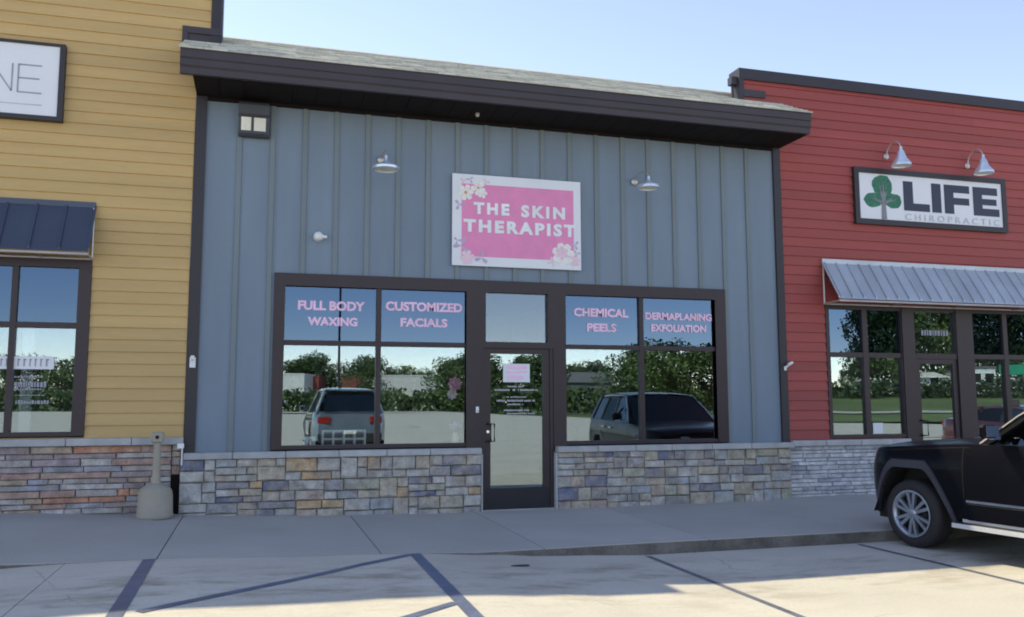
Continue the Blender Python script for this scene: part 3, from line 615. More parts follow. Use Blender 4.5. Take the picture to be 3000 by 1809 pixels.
for (cx, cz, r, n, mm, rot, yo, wd) in [(-.745, .375, .115, 6, 'pet1', .2, -.017, .34), (-.57, .45, .11, 5, 'pet1', .8, -.0175, .38), (-.51, .375, .07, 5, 'pet1', .1, -.017, .38), (.66, -.42, .17, 7, 'pet1', .1, -.0175, .34), (.64, -.40, .10, 6, 'petp', .5, -.0195, .34), (.83, -.50, .085, 6, 'petp', .2, -.017, .34),
                                  (-.84, .20, .075, 3, 'petv', 2.2, -.017, .3), (-.78, .54, .05, 3, 'petp', .4, -.017, .3), (-.68, .56, .05, 3, 'petv', .9, -.017, .25), (-.46, .54, .055, 3, 'petp', .0, -.017, .3),
                                  (-.80, -.36, .12, 3, 'petv', 1.2, -.017, .22), (-.86, -.30, .06, 3, 'petv', .2, -.0175, .25), (-.52, -.52, .10, 3, 'petv', 3.5, -.017, .28), (-.72, -.52, .10, 6, 'petp', .2, -.0175, .34), (.84, -.28, .07, 3, 'petv', .9, -.017, .25), (.86, -.40, .055, 3, 'petv', .2, -.0185, .25), (.50, -.53, .07, 4, 'petp', .3, -.017, .3)]:
    petals(cx, cz, r, n, yo, mm, rot, wd).build('flower' if mm == 'pet1' else 'leaf', mm, ps)
for (cx, cz, r) in [(-.745, .375, .024), (-.57, .45, .018)]: MB().lathe([(0, -.0205), (r, -.0195), (r, -.017)], (cx, 0, cz), 'y', 12).build('flower_centre', 'petc', ps)
# LIFE sign
ls = thing('shop_sign', 'white sign with green tree logo and dark letters on red siding', 'sign', (7.53, -.06, 4.665))
W2, H2 = 1.49, .455
MB().box(-W2, W2, -.02, .06, H2-.085, H2).box(-W2, W2, -.02, .06, -H2, -H2+.085).box(-W2, -W2+.085, -.02, .06, -H2+.085, H2-.085).box(W2-.085, W2, -.02, .06, -H2+.085, H2-.085).build('sign_frame', 'trim', ls)
MB().box(-W2+.085, W2-.085, 0, .04, -H2+.085, H2-.085).build('sign_panel', 'signw', ls)
zA, zB = -.195, .285
def letter(polys, name='letter'):
    mb = MB()
    for p in polys: mb.box(p[0], p[1], -.006, -.001, p[2], p[3])
    mb.build(name, 'navy', ls)
t_ = .125
letter([(-.51, -.36, zA, zB), (-.36, -.10, zA, zA+t_)]); letter([(-.06, .09, zA, zB)])
letter([(.145, .295, zA, zB), (.295, .56, zB-t_, zB), (.295, .55, zA+.155, zA+.155+t_-.01)])
letter([(.62, .77, zA, zB), (.77, 1.03, zB-t_, zB), (.77, 1.01, zA+.185, zA+.185+t_-.02), (.77, 1.05, zA, zA+t_)])
for o_ in [o for o in COL.objects if o.parent == ls and o.name.startswith('letter')]: o_.scale = (1.22, 1, 1); o_.location.x = .06
text_obj('lettering', 'CHIROPRACTIC', 'faint', ls, -.55, 1.33, -.345, -.245, -.003, spacing=1.5, bold=.0, label='faint letters reading CHIROPRACTIC')
lg = MB(); rs = random.Random(4)
def blob(cx, cz, rx, rz):
    n = 18; lg.prism([(cx+rx*math.cos(2*math.pi*k/n)*rs.uniform(.9, 1.06), cz+rz*math.sin(2*math.pi*k/n)*rs.uniform(.9, 1.06)) for k in range(n)], -.003-.0004*len(lg.f)/20, -.001+.0002*len(lg.f)/20, 'y')
blob(-.96, .185, .195, .18); blob(-1.145, -.06, .17, .125); blob(-.765, -.06, .17, .125); blob(-.955, .02, .07, .07); 
lg.build('tree_logo', 'green', ls, label='green three-lobed crown of the logo')
tr = MB().prism([(-1.0, -.36), (-.90, -.36), (-.915, -.02), (-.87, .10), (-.93, .03), (-.95, .17), (-.97, .03), (-1.03, .10), (-.985, -.02)], -.007, -.0045, 'y')
tr.prism([(-.98, -.13), (-1.12, -.03), (-.98, -.07)], -.007, -.0045, 'y').prism([(-.92, -.13), (-.79, -.03), (-.92, -.07)], -.007, -.0045, 'y')
for (a, b, c, d, e_) in [(-.95, .0, -1.05, .20, .014), (-.95, .0, -.86, .21, .014), (-.95, .1, -.94, .29, .012), (-1.0, .1, -1.02, .26, .01), (-.9, .1, -.9, .27, .01), (-1.06, -.07, -1.20, -.02, .014), (-1.08, -.06, -1.14, .03, .012), (-.85, -.07, -.70, -.02, .014), (-.83, -.06, -.77, .03, .012)]:
    p, q = Vector((a, b)), Vector((c, d)); n_ = Vector((-(q-p).y, (q-p).x)).normalized()*e_; tr.prism([tuple(p+n_), tuple(q), tuple(p-n_)], -.0068, -.0046, 'y')
tr.build('logo_trunk', 'gtrunk', ls)
# NE sign
ns = thing('shop_sign', 'white sign with thin grey letters in a black frame on tan siding', 'sign', (-6.75, -.09, 5.30))
W2, H2 = 1.5, .48
MB().box(-W2, W2, -.02, .09, H2-.035, H2).box(-W2, W2, -.02, .09, -H2, -H2+.05).box(-W2, -W2+.05, -.02, .09, -H2+.05, H2-.035).box(W2-.06, W2, -.02, .09, -H2+.05, H2-.035).build('sign_frame', 'trim', ns)
MB().box(-W2+.05, W2-.06, 0, .06, -H2+.05, H2-.035).build('sign_panel', 'signw', ns)
def strokes(segs, wd=.016, m='grey'):
    mb = MB()
    for (a, b, c, d) in segs:
        p, q = Vector((a, b)), Vector((c, d)); e = (q-p).normalized(); n_ = Vector((-e.y, e.x))*wd/2
        mb.prism([tuple(p+n_), tuple(q+n_), tuple(q-n_), tuple(p-n_)], -.006, -.001, 'y')
    mb.build('letter', m, ns)
strokes([(.70, -.15, .70, .19), (.70, .19, .935, -.15), (.935, -.15, .935, .19)])
strokes([(1.0, -.16, 1.0, .19), (1.0, .185, 1.25, .185), (1.0, .02, 1.23, .02), (1.0, -.155, 1.26, -.155)])
strokes([(-1.2, -.305, 1.27, -.30)], .012, 'faint')
# pink card on the door, paper in the red window
cd = thing('door_card', 'small pink and white card taped inside the glass door', 'sign', (.50, .005, 1.83))
MB().box(-.19, .19, -.002, .001, -.125, .125).build('card', 'signw', cd)
MB().box(-.135, .15, -.004, -.0025, .055, .10).box(-.135, .10, -.004, -.0025, -.09, -.035).box(-.135, .15, -.004, -.0025, .0, .03).build('print', 'pinkl', cd)
tag(MB().box(6.24, 6.42, .004, .008, .935, 1.10).build('paper_notice', 'signw'), 'white paper notice in the lower window pane left of the red shop door', 'notice')

# ================================================================== AWNINGS
def awning(label, x0, x1, ztop, zbot, d, pitch, m, rodm, cap=.07):
    a = thing('awning', label, 'awning', (0, 0, 0))
    MB().box(x0, x1, -.05, -.023, ztop-cap, ztop).build('head_flashing', m, a)
    y0, z0, y1, z1 = -.045, ztop-cap, -d, zbot
    x = x1
    while x > x0+.02:
        xa = max(x0, x-pitch)
        MB().prism([(y0, z0), (y1, z1), (y1-.004, z1-.012), (y0, z0-.016)], xa+.002, x-.002, 'x').build('panel', m, a)
        MB().prism([(y0, z0+.03), (y1-.004, z1+.03), (y1-.004, z1+.002), (y0, z0+.002)], x-.011, x+.011, 'x').build('seam', m, a); x -= pitch
    MB().prism([(y0, z0+.03), (y1-.004, z1+.03), (y1-.004, z1), (y0, z0)], x0-.012, x0+.010, 'x').build('seam', m, a)
    fr = MB()
    for xe in (x0+.012, x1-.012):
        fr.tube([(xe, -.045, ztop-cap), (xe, -.045, zbot-.05)], .014, 8); fr.tube([(xe, -.045, zbot-.05), (xe, -d+.01, zbot-.04)], .014, 8)
    fr.tube([(x0, -.045, zbot-.05), (x1, -.045, zbot-.05)], .018, 8); fr.tube([(x0, -d+.01, zbot-.04), (x1, -d+.01, zbot-.04)], .018, 8)
    x = x0+1.2
    while x < x1-.5: fr.tube([(x, -.045, zbot-.05), (x, -d+.01, zbot-.04)], .012, 8); x += 1.2
    fr.build('tube_frame', rodm, a, smooth=True); return a
awning('dark standing-seam metal awning over the window of the tan shop', -9.0, -4.842, 3.86, 3.215, .36, .315, 'awd', 'rod')
awning('silver standing-seam metal awning over the windows of the red shop', 5.41, 11.6, 3.622, 2.975, .42, .205, 'awl', 'rod')

# ================================================================== WALL LAMPS
def gooseneck(label, x, zrim, d, wall_z, R=.155, h=.17, top=.30, grp=None):
    t = thing('gooseneck_lamp', label, 'wall lamp', (x, 0, zrim), 0, grp)
    MB().lathe([(0, -.02), (.045, -.02), (.05, -.035), (.03, -.05), (0, -.05)], (0, 0, wall_z-zrim), 'y', 16).build('wall_plate', 'rod', t, smooth=True)
    pts = [(0, -.04, wall_z-zrim)]; a0 = wall_z-zrim
    for k in range(1, 10):
        a = math.pi*k/9; pts.append((0, -.04-(d-.04)/2*(1-math.cos(a)), a0+(top-a0)*math.sin(a/1.0)+(h+.02-a0)*(k/9)**2*.999))
    pts[-1] = (0, -d, h+.02); 
    MB().tube(pts, .011, 8).build('arm', 'rod', t, smooth=True)
    MB().lathe([(.022, h+.05), (.026, h), (.05, h-.035), (R*.55, h*.48), (R*.93, .045), (R, .03), (R, 0), (R-.006, 0), (R-.01, .03), (R*.5, h*.42), (.02, h-.03)], (0, -d, 0), 'z', 28).build('shade', 'galv', t, smooth=True)
    MB().lathe([(0, .012), (R*.6, .010), (R*.86, .02), (R*.9, .03)], (0, -d, 0), 'z', 20).build('bulb', 'cream', t, smooth=True)
    return t
G1 = 'gooseneck lamps on the blue grey wall'; G2 = 'gooseneck lamps over the tree logo sign'
gooseneck('galvanised gooseneck lamp on blue grey wall, left of the pink sign', -1.39, 4.405, .5, 4.66, .17, .13, .34, G1)
gooseneck('galvanised gooseneck lamp on blue grey wall, right of the pink sign', 2.29, 4.41, .5, 4.62, .155, .12, .30, G1)
gooseneck('galvanised gooseneck lamp over the green tree logo', 6.70, 5.10, .36, 5.34, .15, .26, .42, G2)
gooseneck('galvanised gooseneck lamp over the last letters of the tree logo sign', 8.30, 5.095, .36, 5.31, .15, .26, .42, G2)
# wall pack
wp = thing('floodlight', 'dark box floodlight with two pale lenses high on blue grey wall', 'light', (-3.03, 0, 5.04))
MB().prism([(-.002, -.215), (-.10, -.215), (-.13, -.19), (-.15, .02), (-.20, .05), (-.20, .17), (-.17, .21), (-.002, .21)], -.19, .19, 'x').build('housing', 'fix', wp, bevel=.006)
MB().box(-.17, .17, -.145, -.125, -.19, .03).build('bezel', 'fix', wp)
MB().box(-.155, -.035, -.16, -.146, -.16, .012).build('lens', 'lens', wp); MB().box(.0, .145, -.16, -.146, -.16, .012).build('lens', 'lens', wp)
# cameras and small devices
def seccam(label, x, z, s=1., y=0., turn=0.):
    t = thing('security_camera', label, 'security camera', (x, y, z), turn)
    MB().lathe([(0, 0), (.045*s, 0), (.045*s, -.02*s), (.02*s, -.03*s)], (0, 0, 0), 'y', 14).build('mount', 'dev', t, smooth=True)
    MB().tube([(0, -.025*s, 0), (.01, -.07*s, -.01)], .015*s, 8).build('neck', 'dev', t)
    MB().lathe([(0, .05*s), (.04*s, .045*s), (.05*s, 0), (.05*s, -.06*s), (.04*s, -.07*s)], (.015*s, -.12*s, -.005), 'y', 16).build('camera_body', 'dev', t, smooth=True)
    MB().lathe([(0, -.065*s), (.038*s, -.066*s)], (.015*s, -.12*s, -.005), 'y', 14).build('lens', 'hole', t); return t
t = thing('security_camera', 'round white dome camera on blue grey wall above the left window', 'security camera', (-2.19, -.002, 3.575))
MB().lathe([(0, 0), (.06, 0), (.062, -.02), (.05, -.035)], (0, 0, 0), 'y', 18).build('mount', 'dev', t, smooth=True)
MB().lathe([(.0, -.135), (.025, -.13), (.05, -.11), (.062, -.08), (.062, -.05), (.048, -.03)], (0, 0, 0), 'y', 18).build('camera_body', 'dev', t, smooth=True)
MB().tube([(.04, -.08, -.005), (.105, -.095, -.01)], [.03, .018], 10).build('lens', 'dev', t, smooth=True)
dv = thing('alarm_siren', 'small white alarm box on the dark corner trim by the tan siding', 'alarm box', (-3.672, -.036, 1.93))
MB().box(-.03, .04, -.035, 0, -.065, .065).box(-.02, .025, -.045, -.035, .0, .085).build('case', 'dev', dv, bevel=.008); MB().box(-.01, .012, -.048, -.0452, .02, .035).build('lens', 'grey', dv)
dv = thing('security_camera', 'white bracket camera on the dark trim by the red siding', 'security camera', (4.70, -.036, 1.955))
MB().box(-.03, .01, -.02, 0, -.06, .0).build('mount', 'dev', dv, bevel=.004); MB().tube([(-.01, -.01, -.02), (.03, -.06, .03)], .018, 8).build('arm', 'dev', dv); MB().tube([(.0, -.07, .02), (.075, -.07, .06)], .022, 10).build('camera_body', 'dev', dv)
dv = thing('doorbell', 'small white doorbell on the bronze post left of the door', 'doorbell', (-.065, -.046, 1.335))
MB().box(-.02, .02, -.018, 0, -.04, .04).build('case', 'dev', dv, bevel=.004); MB().lathe([(0, -.021), (.01, -.020), (.011, -.018)], (0, 0, -.015), 'y', 10).build('button', 'grey', dv)
# white pipe and corner bracket between the stone bases
pp = thing('drain_pipe', 'thin white vertical pipe with square head between the two stone bases', 'pipe', (-3.745, -.13, .80))
MB().tube([(0, 0, -.11), (0, 0, .09)], .010, 8).build('pipe', 'dev', pp, smooth=True); MB().box(-.055, .02, -.03, .03, .09, .15).build('head', 'dev', pp, bevel=.004)

# ================================================================== ASH RECEPTACLE
az = walk_z(-4.0, -.4)
ar = thing('ash_receptacle', 'beige long-necked cigarette receptacle standing before the stone base', 'ash bin', (-4.0, -.36, az))
MB().lathe([(0, 0), (.195, 0), (.205, .015), (.205, .04), (.198, .05), (.19, .26), (.18, .31), (.15, .355), (.09, .385), (.055, .40), (.052, .43), (0, .43)], n=28).build('base', 'ash', ar, smooth=True)
MB().lathe([(.050, .40), (.045, .55), (.042, .86), (.042, .90)], n=16).build('neck', 'ash', ar, smooth=True)
MB().box(-.07, .07, -.06, .05, .86, .99).build('head', 'ash', ar, bevel=.018); MB().lathe([(0, -.062), (.022, -.0615)], (0, 0, .93), 'y', 14).build('opening', 'hole', ar)

# ================================================================== CARS
def wheel(parent, x, s_, side, R=.36, rim=.245, W=.24):
    o = thing_part('wheel', parent); o.location = (x, -s_, R)
    k = side
    t = MB().lathe([(rim, -.0*k), (rim+.012, .008*k), (rim+.05, .014*k), (R-.035, .004*k), (R-.008, -.018*k), (R, -.045*k), (R, -(W-.04)*k), (R-.02, -W*k), (rim, -W*k)], axis='x', n=40)
    for i in range(40):
        a = 2*math.pi*i/40
        c, s2 = math.cos(a), math.sin(a); t.add([(-.05*k, c*R*1.003-s2*.004, s2*R*1.003+c*.004), (-.05*k, c*R*1.003+s2*.004, s2*R*1.003-c*.004), (-(W-.05)*k, c*R*1.003+s2*.004, s2*R*1.003-c*.004), (-(W-.05)*k, c*R*1.003-s2*.004, s2*R*1.003+c*.004)], [(0, 1, 2, 3)])
    t.build('tyre', 'rubber', o, smooth=True)
    r = MB().lathe([(rim+.004, .010*k), (rim-.012, .012*k), (rim-.028, -.004*k), (rim-.036, -.03*k), (rim-.034, -.06*k)], axis='x', n=40)
    for i in range(6):
        for d in (-.19, .19):
            a = 2*math.pi*i/6+math.pi/2+d; a2 = 2*math.pi*i/6+math.pi/2+d*1.1
            p0 = Vector((0, math.cos(a2)*.03, math.sin(a2)*.03)); p1 = Vector((0, math.cos(a)*(rim-.012), math.sin(a)*(rim-.012))); e = (p1-p0).normalized(); n_ = Vector((0, -e.z, e.y))
            w0, w1 = .015, .017
            q = [p0+n_*w0, p1+n_*w1, p1-n_*w1, p0-n_*w0]
            r.add([(-.002*k if j in (0, 3) else .003*k, v.y, v.z) for j, v in enumerate(q)]+[(-.035*k, v.y, v.z) for v in q], [(0, 1, 2, 3), (0, 4, 5, 1), (1, 5, 6, 2), (2, 6, 7, 3)])
    r.lathe([(0, .006*k), (.03, .006*k), (.055, -.002*k), (.06, -.03*k)], axis='x', n=20)
    r.build('rim', 'alloy', o, smooth=True)
    MB().lathe([(0, -.075*k), (rim-.03, -.075*k)], axis='x', n=24).lathe([(.0, -.06*k), (.15, -.06*k), (.15, -.07*k)], axis='x', n=24, mi=1).build('brake_disc', ['hole', 'plast'], o)
    return o
def make_car(label, cat, O, yaw, paint, group=None, Lc=4.82, Wc=1.94, ax=(.82, 3.74), zroof=1.73, hood=(.95, 1.045, 1.13), belt=(1.14, 1.19), ws=(1.62, 2.42), roofend=4.42, rearg=4.70, R=.36, ra=.535, sedan=False, z0=0., rocker=.37):
    car = thing('parked_car', label, cat, (O[0], O[1], z0), yaw, group)
    hw0 = Wc/2; nf = .62
    AH = .49 if not sedan else ra*1.02
    def arch(d, off=0.):
        t = min(1, abs(d)/(ra+off*.6))
        if sedan: return R+AH*(max(0, 1-t**2.4))**(1/2.2)
        e = 1 if t < .36 else 1-((t-.36)/.64)**1.45
        return R-.03+off*.2+(AH+.03+off*.9)*e
    def hw(s): 
        a = 1.
        if s < nf: a -= .40*((nf-s)/nf)**2.5
        if s > Lc-.4: a -= .16*((s-(Lc-.4))/.4)**2.4
        return hw0*a
    def ztop(s):
        zt = [(0, hood[0]), (.10, hood[0]+.06), (.32, hood[1]), (1.45, hood[2]), (2.2, belt[0]), (Lc-.25, belt[1]), (Lc, belt[1]-.02)] if not sedan else [(0, hood[0]-.12), (.12, hood[0]-.03), (.5, hood[0]+.03), (1.3, hood[2]-.12), (2.0, belt[0]-.12), (3.9, belt[1]-.1), (Lc-.15, belt[1]-.1), (Lc, belt[1]-.16)]
        for (a, p), (b, q) in zip(zt, zt[1:]):
            if s <= b: return p+(q-p)*(s-a)/(b-a)
        return zt[-1][1]
    def zbot(s):
        z = rocker-.0
        if s < .45: z = rocker-.06+.10*((.45-s)/.45)**2
        if s > Lc-.6: z = rocker+.04+.06*((s-(Lc-.6))/.6)
        for c in ax:
            d = abs(s-c)
            if d < ra: z = max(z, arch(d))
        return z
    ss = sorted(set([round(q, 4) for q in [0, .02, .06, .12, .2, .3, .4, .5, .62]+lin(.62, Lc-.5, .16)+lin(Lc-.5, Lc, .06)+[c+ra*math.sin(t) for c in ax for t in [(-1+i/11)*math.pi/2 for i in range(23)]]]))
    NZ = 9
    def xprof(s, z):
        zt = ztop(s); w_ = hw(s)
        if z < .80: k = 1-.03*((.80-z)/.45)**2
        else: k = 1-.055*((z-.80)/max(.2, (zt-.80)))**2.2
        return w_*k
    def lean(s, z):
        if s < .5: return (1-s/.5)*(.10*max(0, (z-.75)/.35)**1.6+.05*max(0, (.6-z)/.3))
        if s > Lc-.4: return -(1-(Lc-s)/.4)*(.05*max(0, (z-.8)/.4))
        return 0
    body = MB(); nr_ = NZ+5
    rings = []
    for s in ss:
        za, zt = zbot(s), ztop(s); half = []
        for j in range(NZ+1):
            t = j/NZ; z = za+(zt-za)*(t**.9); half.append((xprof(s, z), -(s+lean(s, z)), z))
        xs_, cr = half[-1][0], (.065 if s < 2.4 or sedan else .02)
        for t in (.97, .88, .7, .45, .2): half.append((xs_*t, -(s+lean(s, zt)), zt+cr*(1-t**2.6)))
        full = [(-x, y, z) for x, y, z in half]+[(x, y, z) for x, y, z in reversed(half)]
        rings.append(full)
    n = len(rings[0])
    body.add([p for r_ in rings for p in r_], [(i*n+k, i*n+k+1, (i+1)*n+k+1, (i+1)*n+k) for i in range(len(rings)-1) for k in range(n-1)])
    for r_ in (rings[0], rings[-1]): body.add(r_, [(k, k+1, n-2-k, n-1-k) for k in range(n//2-1)])
    bo = body.build('body', paint, car, smooth=True)
    # underbody and wheel wells
    MB().box(-hw0+.16, hw0-.16, -Lc+.3, -.25, .26, .5).box(-hw0+.30, hw0-.30, -Lc+.2, -.2, .3, .95).build('underbody', 'hole', car)
    for c in ax:
        for sd in (-1, 1):
            pts = []; wellm = MB()
            for i in range(21):
                t = -1+i/10; d = t*ra*1.0; pts.append((d, arch(d)))
            xa, xb = sd*(hw0-.035), sd*(hw0-.33)
            v = [(xa, -(c+d), z) for d, z in pts]+[(xb, -(c+d), z) for d, z in pts]; m_ = len(pts)
            wellm.add(v, [(i, i+1, m_+i+1, m_+i) for i in range(m_-1)]); wellm.add([(xb, -(c+d), z) for d, z in pts], [tuple(range(m_))]); wellm.build('wheel_well', 'hole', car)
    # flares
    if not sedan:
        for c in ax:
            for sd in (-1, 1):
                mb = MB(); pr_ = []
                for i in range(23):
                    t = -1+i/11; d = t*ra; z = arch(d)
                    d2 = t*(ra+.05); z2 = arch(d2, .075) if abs(t) < .999 else z-.02
                    s1, s2_ = c+d, c+d2; w1, w2 = xprof(s1, z), xprof(max(0, s2_), z2)
                    pr_.append([(sd*(w1+.020), -(s1+lean(s1, z)), z), (sd*(w2+.020), -(s2_+lean(s2_, z2)), z2), (sd*(w2-.01), -(s2_+lean(s2_, z2)), z2+.008), (sd*(w1-.03), -(s1+lean(s1, z)), z)])
                v = [p for q in pr_ for p in q]
                mb.add(v, [(4*i+k, 4*i+(k+1) % 4, 4*(i+1)+(k+1) % 4, 4*(i+1)+k) for i in range(22) for k in range(4)])
                mb.build('fender_flare', 'flare', car, smooth=True)
    # greenhouse: roof, pillars, panes
    zb = lambda s: ztop(min(s, rearg-.05))+.0
    xb_ = lambda s: xprof(s, ztop(s))-.03
    xt = hw0-.27; s0, s1 = ws
    rmid = (s1+roofend)/2
    rv = MB(); rows = []
    for s in [s1-.03]+lin(s1+.05, roofend-.05, .3)+[roofend+.02]:
        t = (s-s1)/(roofend-s1); z = zroof-.05*(2*t-1)**2-.015*t; r_ = []
        wv = xt-.05*abs(2*t-1)**3
        for k in (-1, -.97, -.8, -.4, 0, .4, .8, .97, 1): r_.append((wv*k, -s, z+.035*(1-abs(k)**3)-(.05 if abs(k) == 1 else 0)))
        rows.append(r_)
    m_ = len(rows[0]); rv.add([p for r_ in rows for p in r_], [(i*m_+k, i*m_+k+1, (i+1)*m_+k+1, (i+1)*m_+k) for i in range(len(rows)-1) for k in range(m_-1)])
    rv.add([(p[0]*.99, p[1], p[2]-.05) for r_ in rows for p in r_], [(i*m_+k, i*m_+k+1, (i+1)*m_+k+1, (i+1)*m_+k) for i in range(len(rows)-1) for k in range(m_-1)])
    rv.build('roof', paint, car, smooth=True)
    zr = zroof-.075
    def side_pt(s, t, sd):   # t 0 at belt, 1 at roof
        xb1 = xb_(min(s, Lc-.3)); return Vector((sd*(xb1+(xt-.02-xb1)*t), -s, zb(s)-.01+(zr-zb(s)+.01)*t))
    def bar4(a, b, w_, th=.035, m='plast', nm='pillar'):
        for sd in (-1, 1):
            mb = MB(); p, q = side_pt(a, -.03, sd), side_pt(b, 1.02, sd); d = Vector((0, 1, 0))*w_/2; o_ = Vector((sd*th/2, 0, 0))
            v = [p+d+o_, p-d+o_, p-d-o_, p+d-o_, q+d+o_, q-d+o_, q-d-o_, q+d-o_]
            mb.add(v, [(0, 1, 2, 3), (4, 7, 6, 5), (0, 4, 5, 1), (1, 5, 6, 2), (2, 6, 7, 3), (3, 7, 4, 0)]); mb.build(nm, m, car)
    bar4(s0+.06, s1, .085, .05, paint); bar4((s0+s1)/2+.86, (s0+s1)/2+.93, .10); 
    mid2 = (s0+s1)/2+1.75
    if mid2 < roofend-.2: bar4(mid2+.02, mid2-.05, .09)
    bar4(rearg-.12, roofend-.02, .16, .05, paint)
    for sd in (-1, 1):
        pB = (s0+s1)/2+.86; ends = [(s0+.10, s1+.04, pB-.05, pB+.02), (pB+.05, pB+.12, mid2-.03, mid2-.10), (mid2+.06, mid2, rearg-.2, roofend-.1)]
        for i, (a, b, c, d) in enumerate(ends):
            if c-a < .15: continue
            v = [side_pt(a, .02, sd), side_pt(c, .02, sd), side_pt(d, .96, sd), side_pt(b, .96, sd)]
            MB().add(v, [(0, 1, 2, 3)]).build('window', 'carglass' if i == 0 else 'cardark', car)
        # chrome strip under and over the side glass
        pts = [side_pt(s0+.04, 0, sd)+Vector((sd*.012, 0, .004))]+[side_pt(q, 0, sd)+Vector((sd*.012, 0, .004)) for q in lin(s0+.4, rearg-.25, .5)]
        MB().tube(pts, .009, 6).build('belt_trim', 'chrome', car, smooth=True)
        pts = [side_pt(s0+.08, .04, sd)+Vector((sd*.028, .03, 0)), side_pt((s0+s1)/2+.03, .52, sd)+Vector((sd*.03, .03, .02)), side_pt(s1+.02, .97, sd)+Vector((sd*.028, .02, .02)), side_pt(s1+.35, 1.02, sd)+Vector((sd*.025, 0, .02)), side_pt(roofend-.3, 1.02, sd)+Vector((sd*.025, 0, .02))]
        MB().tube(pts, .010, 6).build('roof_trim', 'chrome', car, smooth=True)
    # windscreen and rear glass
    wz = zb(s0)+.03
    MB().add([(-xb_(s0)+.06, -s0+.02, wz), (xb_(s0)-.06, -s0+.02, wz), (xt-.06, -s1, zr+.02), (-xt+.06, -s1, zr+.02), (0, -s0+.20, wz+.02), (0, -s1+.03, zr+.05)], [(0, 4, 5, 3), (4, 1, 2, 5)]).build('windscreen', 'cardark' if paint == 'black' else 'carglass', car)
    rb_ = zb(rearg)+.02
    MB().add([(-xb_(rearg-.1)+.10, -rearg, rb_), (xb_(rearg-.1)-.10, -rearg, rb_), (xt-.10, -roofend-.03, zr), (-xt+.10, -roofend-.03, zr)], [(0, 1, 2, 3)]).build('rear_window', 'cardark', car)
    MB().box(-xt+.02, xt-.02, -roofend-.16, -roofend+.02, zr+.0, zr+.05).build('spoiler', paint, car, bevel=.01)
    # interior
    it = MB()
    for x in (-.38, .38): it.box(x-.25, x+.25, -(s0+1.35), -(s0+1.2), .7, 1.42).box(x-.14, x+.14, -(s0+1.36), -(s0+1.26), 1.42, 1.60).box(x-.25, x+.25, -(s0+1.25), -(s0+.75), .6, .75)
    it.box(-.75, .75, -(s0+.42), -(s0+.05), .7, 1.08); it.build('seats', 'seat', car, bevel=.02)
    MB().lathe([(.175, -.01), (.19, 0), (.175, .01), (.165, 0), (.175, -.01)], (0, 0, 0), 'y', 20).box(-.17, .17, -.01, .01, -.02, .02).build('steering_wheel', 'plast', car)
    sw = [o for o in COL.objects if o.parent == car and o.name.startswith('steering')][0]; sw.location = (-.38, -(s0+.58), 1.13); sw.rotation_euler = (rad(-25), 0, 0)
    # mirrors
    for sd in (-1, 1):
        m_ = MB().box(-.10, .10, -.045, .05, -.06, .075).build('mirror', paint, car, bevel=.03); m_.location = (sd*(hw0+.10), -(s0+.28), zb(s0+.3)+.13)
        MB().box(-.085, .085, -.050, -.046, -.045, .06).build('mirror_glass', 'chrome', m_); MB().box(-.14 if sd > 0 else .04, -.04 if sd > 0 else .14, -.02, .03, -.075, -.045).build('mirror_arm', 'chrome', m_)
    # door seams, handles, trim, running boards
    def seam(s, za, zb2):
        for sd in (-1, 1):
            mb = MB(); v = []
            for z in lin(za, zb2, .08): v += [(sd*(xprof(s, z)+.0015), -s+.003, z), (sd*(xprof(s, z)+.0015), -s-.003, z)]
            mb.add(v, [(2*i, 2*i+1, 2*i+3, 2*i+2) for i in range(len(v)//2-1)]); mb.build('door_seam', 'hole', car)
    for sd in (-1, 1):
        mb = MB(); v = []
        for s in lin(.16, s0-.05, .1):
            z = ztop(s)-.035; x = xprof(s, z)+.0018; v += [(sd*x, -(s+lean(s, z)), z+.004), (sd*x, -(s+lean(s, z)), z-.004)]
        mb.add(v, [(2*i, 2*i+1, 2*i+3, 2*i+2) for i in range(len(v)//2-1)]); mb.build('bonnet_seam', 'hole', car)
    d0 = s0-.12; d1 = (s0+s1)/2+.88; seam(d0, .45, zb(d0)-.02); seam(d1, .45, zb(d1)-.02); seam(ax[1]-.5, .55, zb(3.3)-.02)
    for sd in (-1, 1):
        for s in (d1-.14, ax[1]-.45):
            z = zb(s)-.12; h_ = MB().box(-.018, .018, -.09, .09, -.015, .015).build('door_handle', paint if sedan else 'chrome', car, bevel=.006); h_.location = (sd*(xprof(s, z)+.022), -s, z)
        if not sedan:
            for a, b in ((d0+.03, d1-.02), (d1+.02, ax[1]-.52)):
                z = .565; mb = MB(); x_ = xprof((a+b)/2, z)+.004
                mb.box(min(sd*x_, sd*(x_+.012)), max(sd*x_, sd*(x_+.012)), -b, -a, z-.012, z+.012).build('side_moulding', 'chrome', car)
                x_ = xprof((a+b)/2, .5)+.001; MB().box(min(sd*x_, sd*(x_+.018)), max(sd*x_, sd*(x_+.018)), -b, -a, rocker+.01, z-.02).build('door_cladding', 'black' if paint == 'black' else 'plast', car, bevel=.006)
            a, b = ax[0]+ra+.06, ax[1]-ra-.06; x_ = hw0-.06
            rbm = MB().box(min(sd*x_, sd*(x_+.16)), max(sd*x_, sd*(x_+.16)), -b, -a, rocker-.055, rocker-.02).build('running_board', 'plast', car, bevel=.01)
            MB().box(min(sd*(x_+.155), sd*(x_+.172)), max(sd*(x_+.155), sd*(x_+.172)), -b+.02, -a-.02, rocker-.066, rocker-.022).build('chrome_edge', 'board', rbm)
            MB().box(min(sd*(x_+.04), sd*(x_+.05)), max(sd*(x_+.04), sd*(x_+.05)), -b+.05, -a-.05, rocker-.018, rocker+.012).build('step_tread', 'board', rbm)
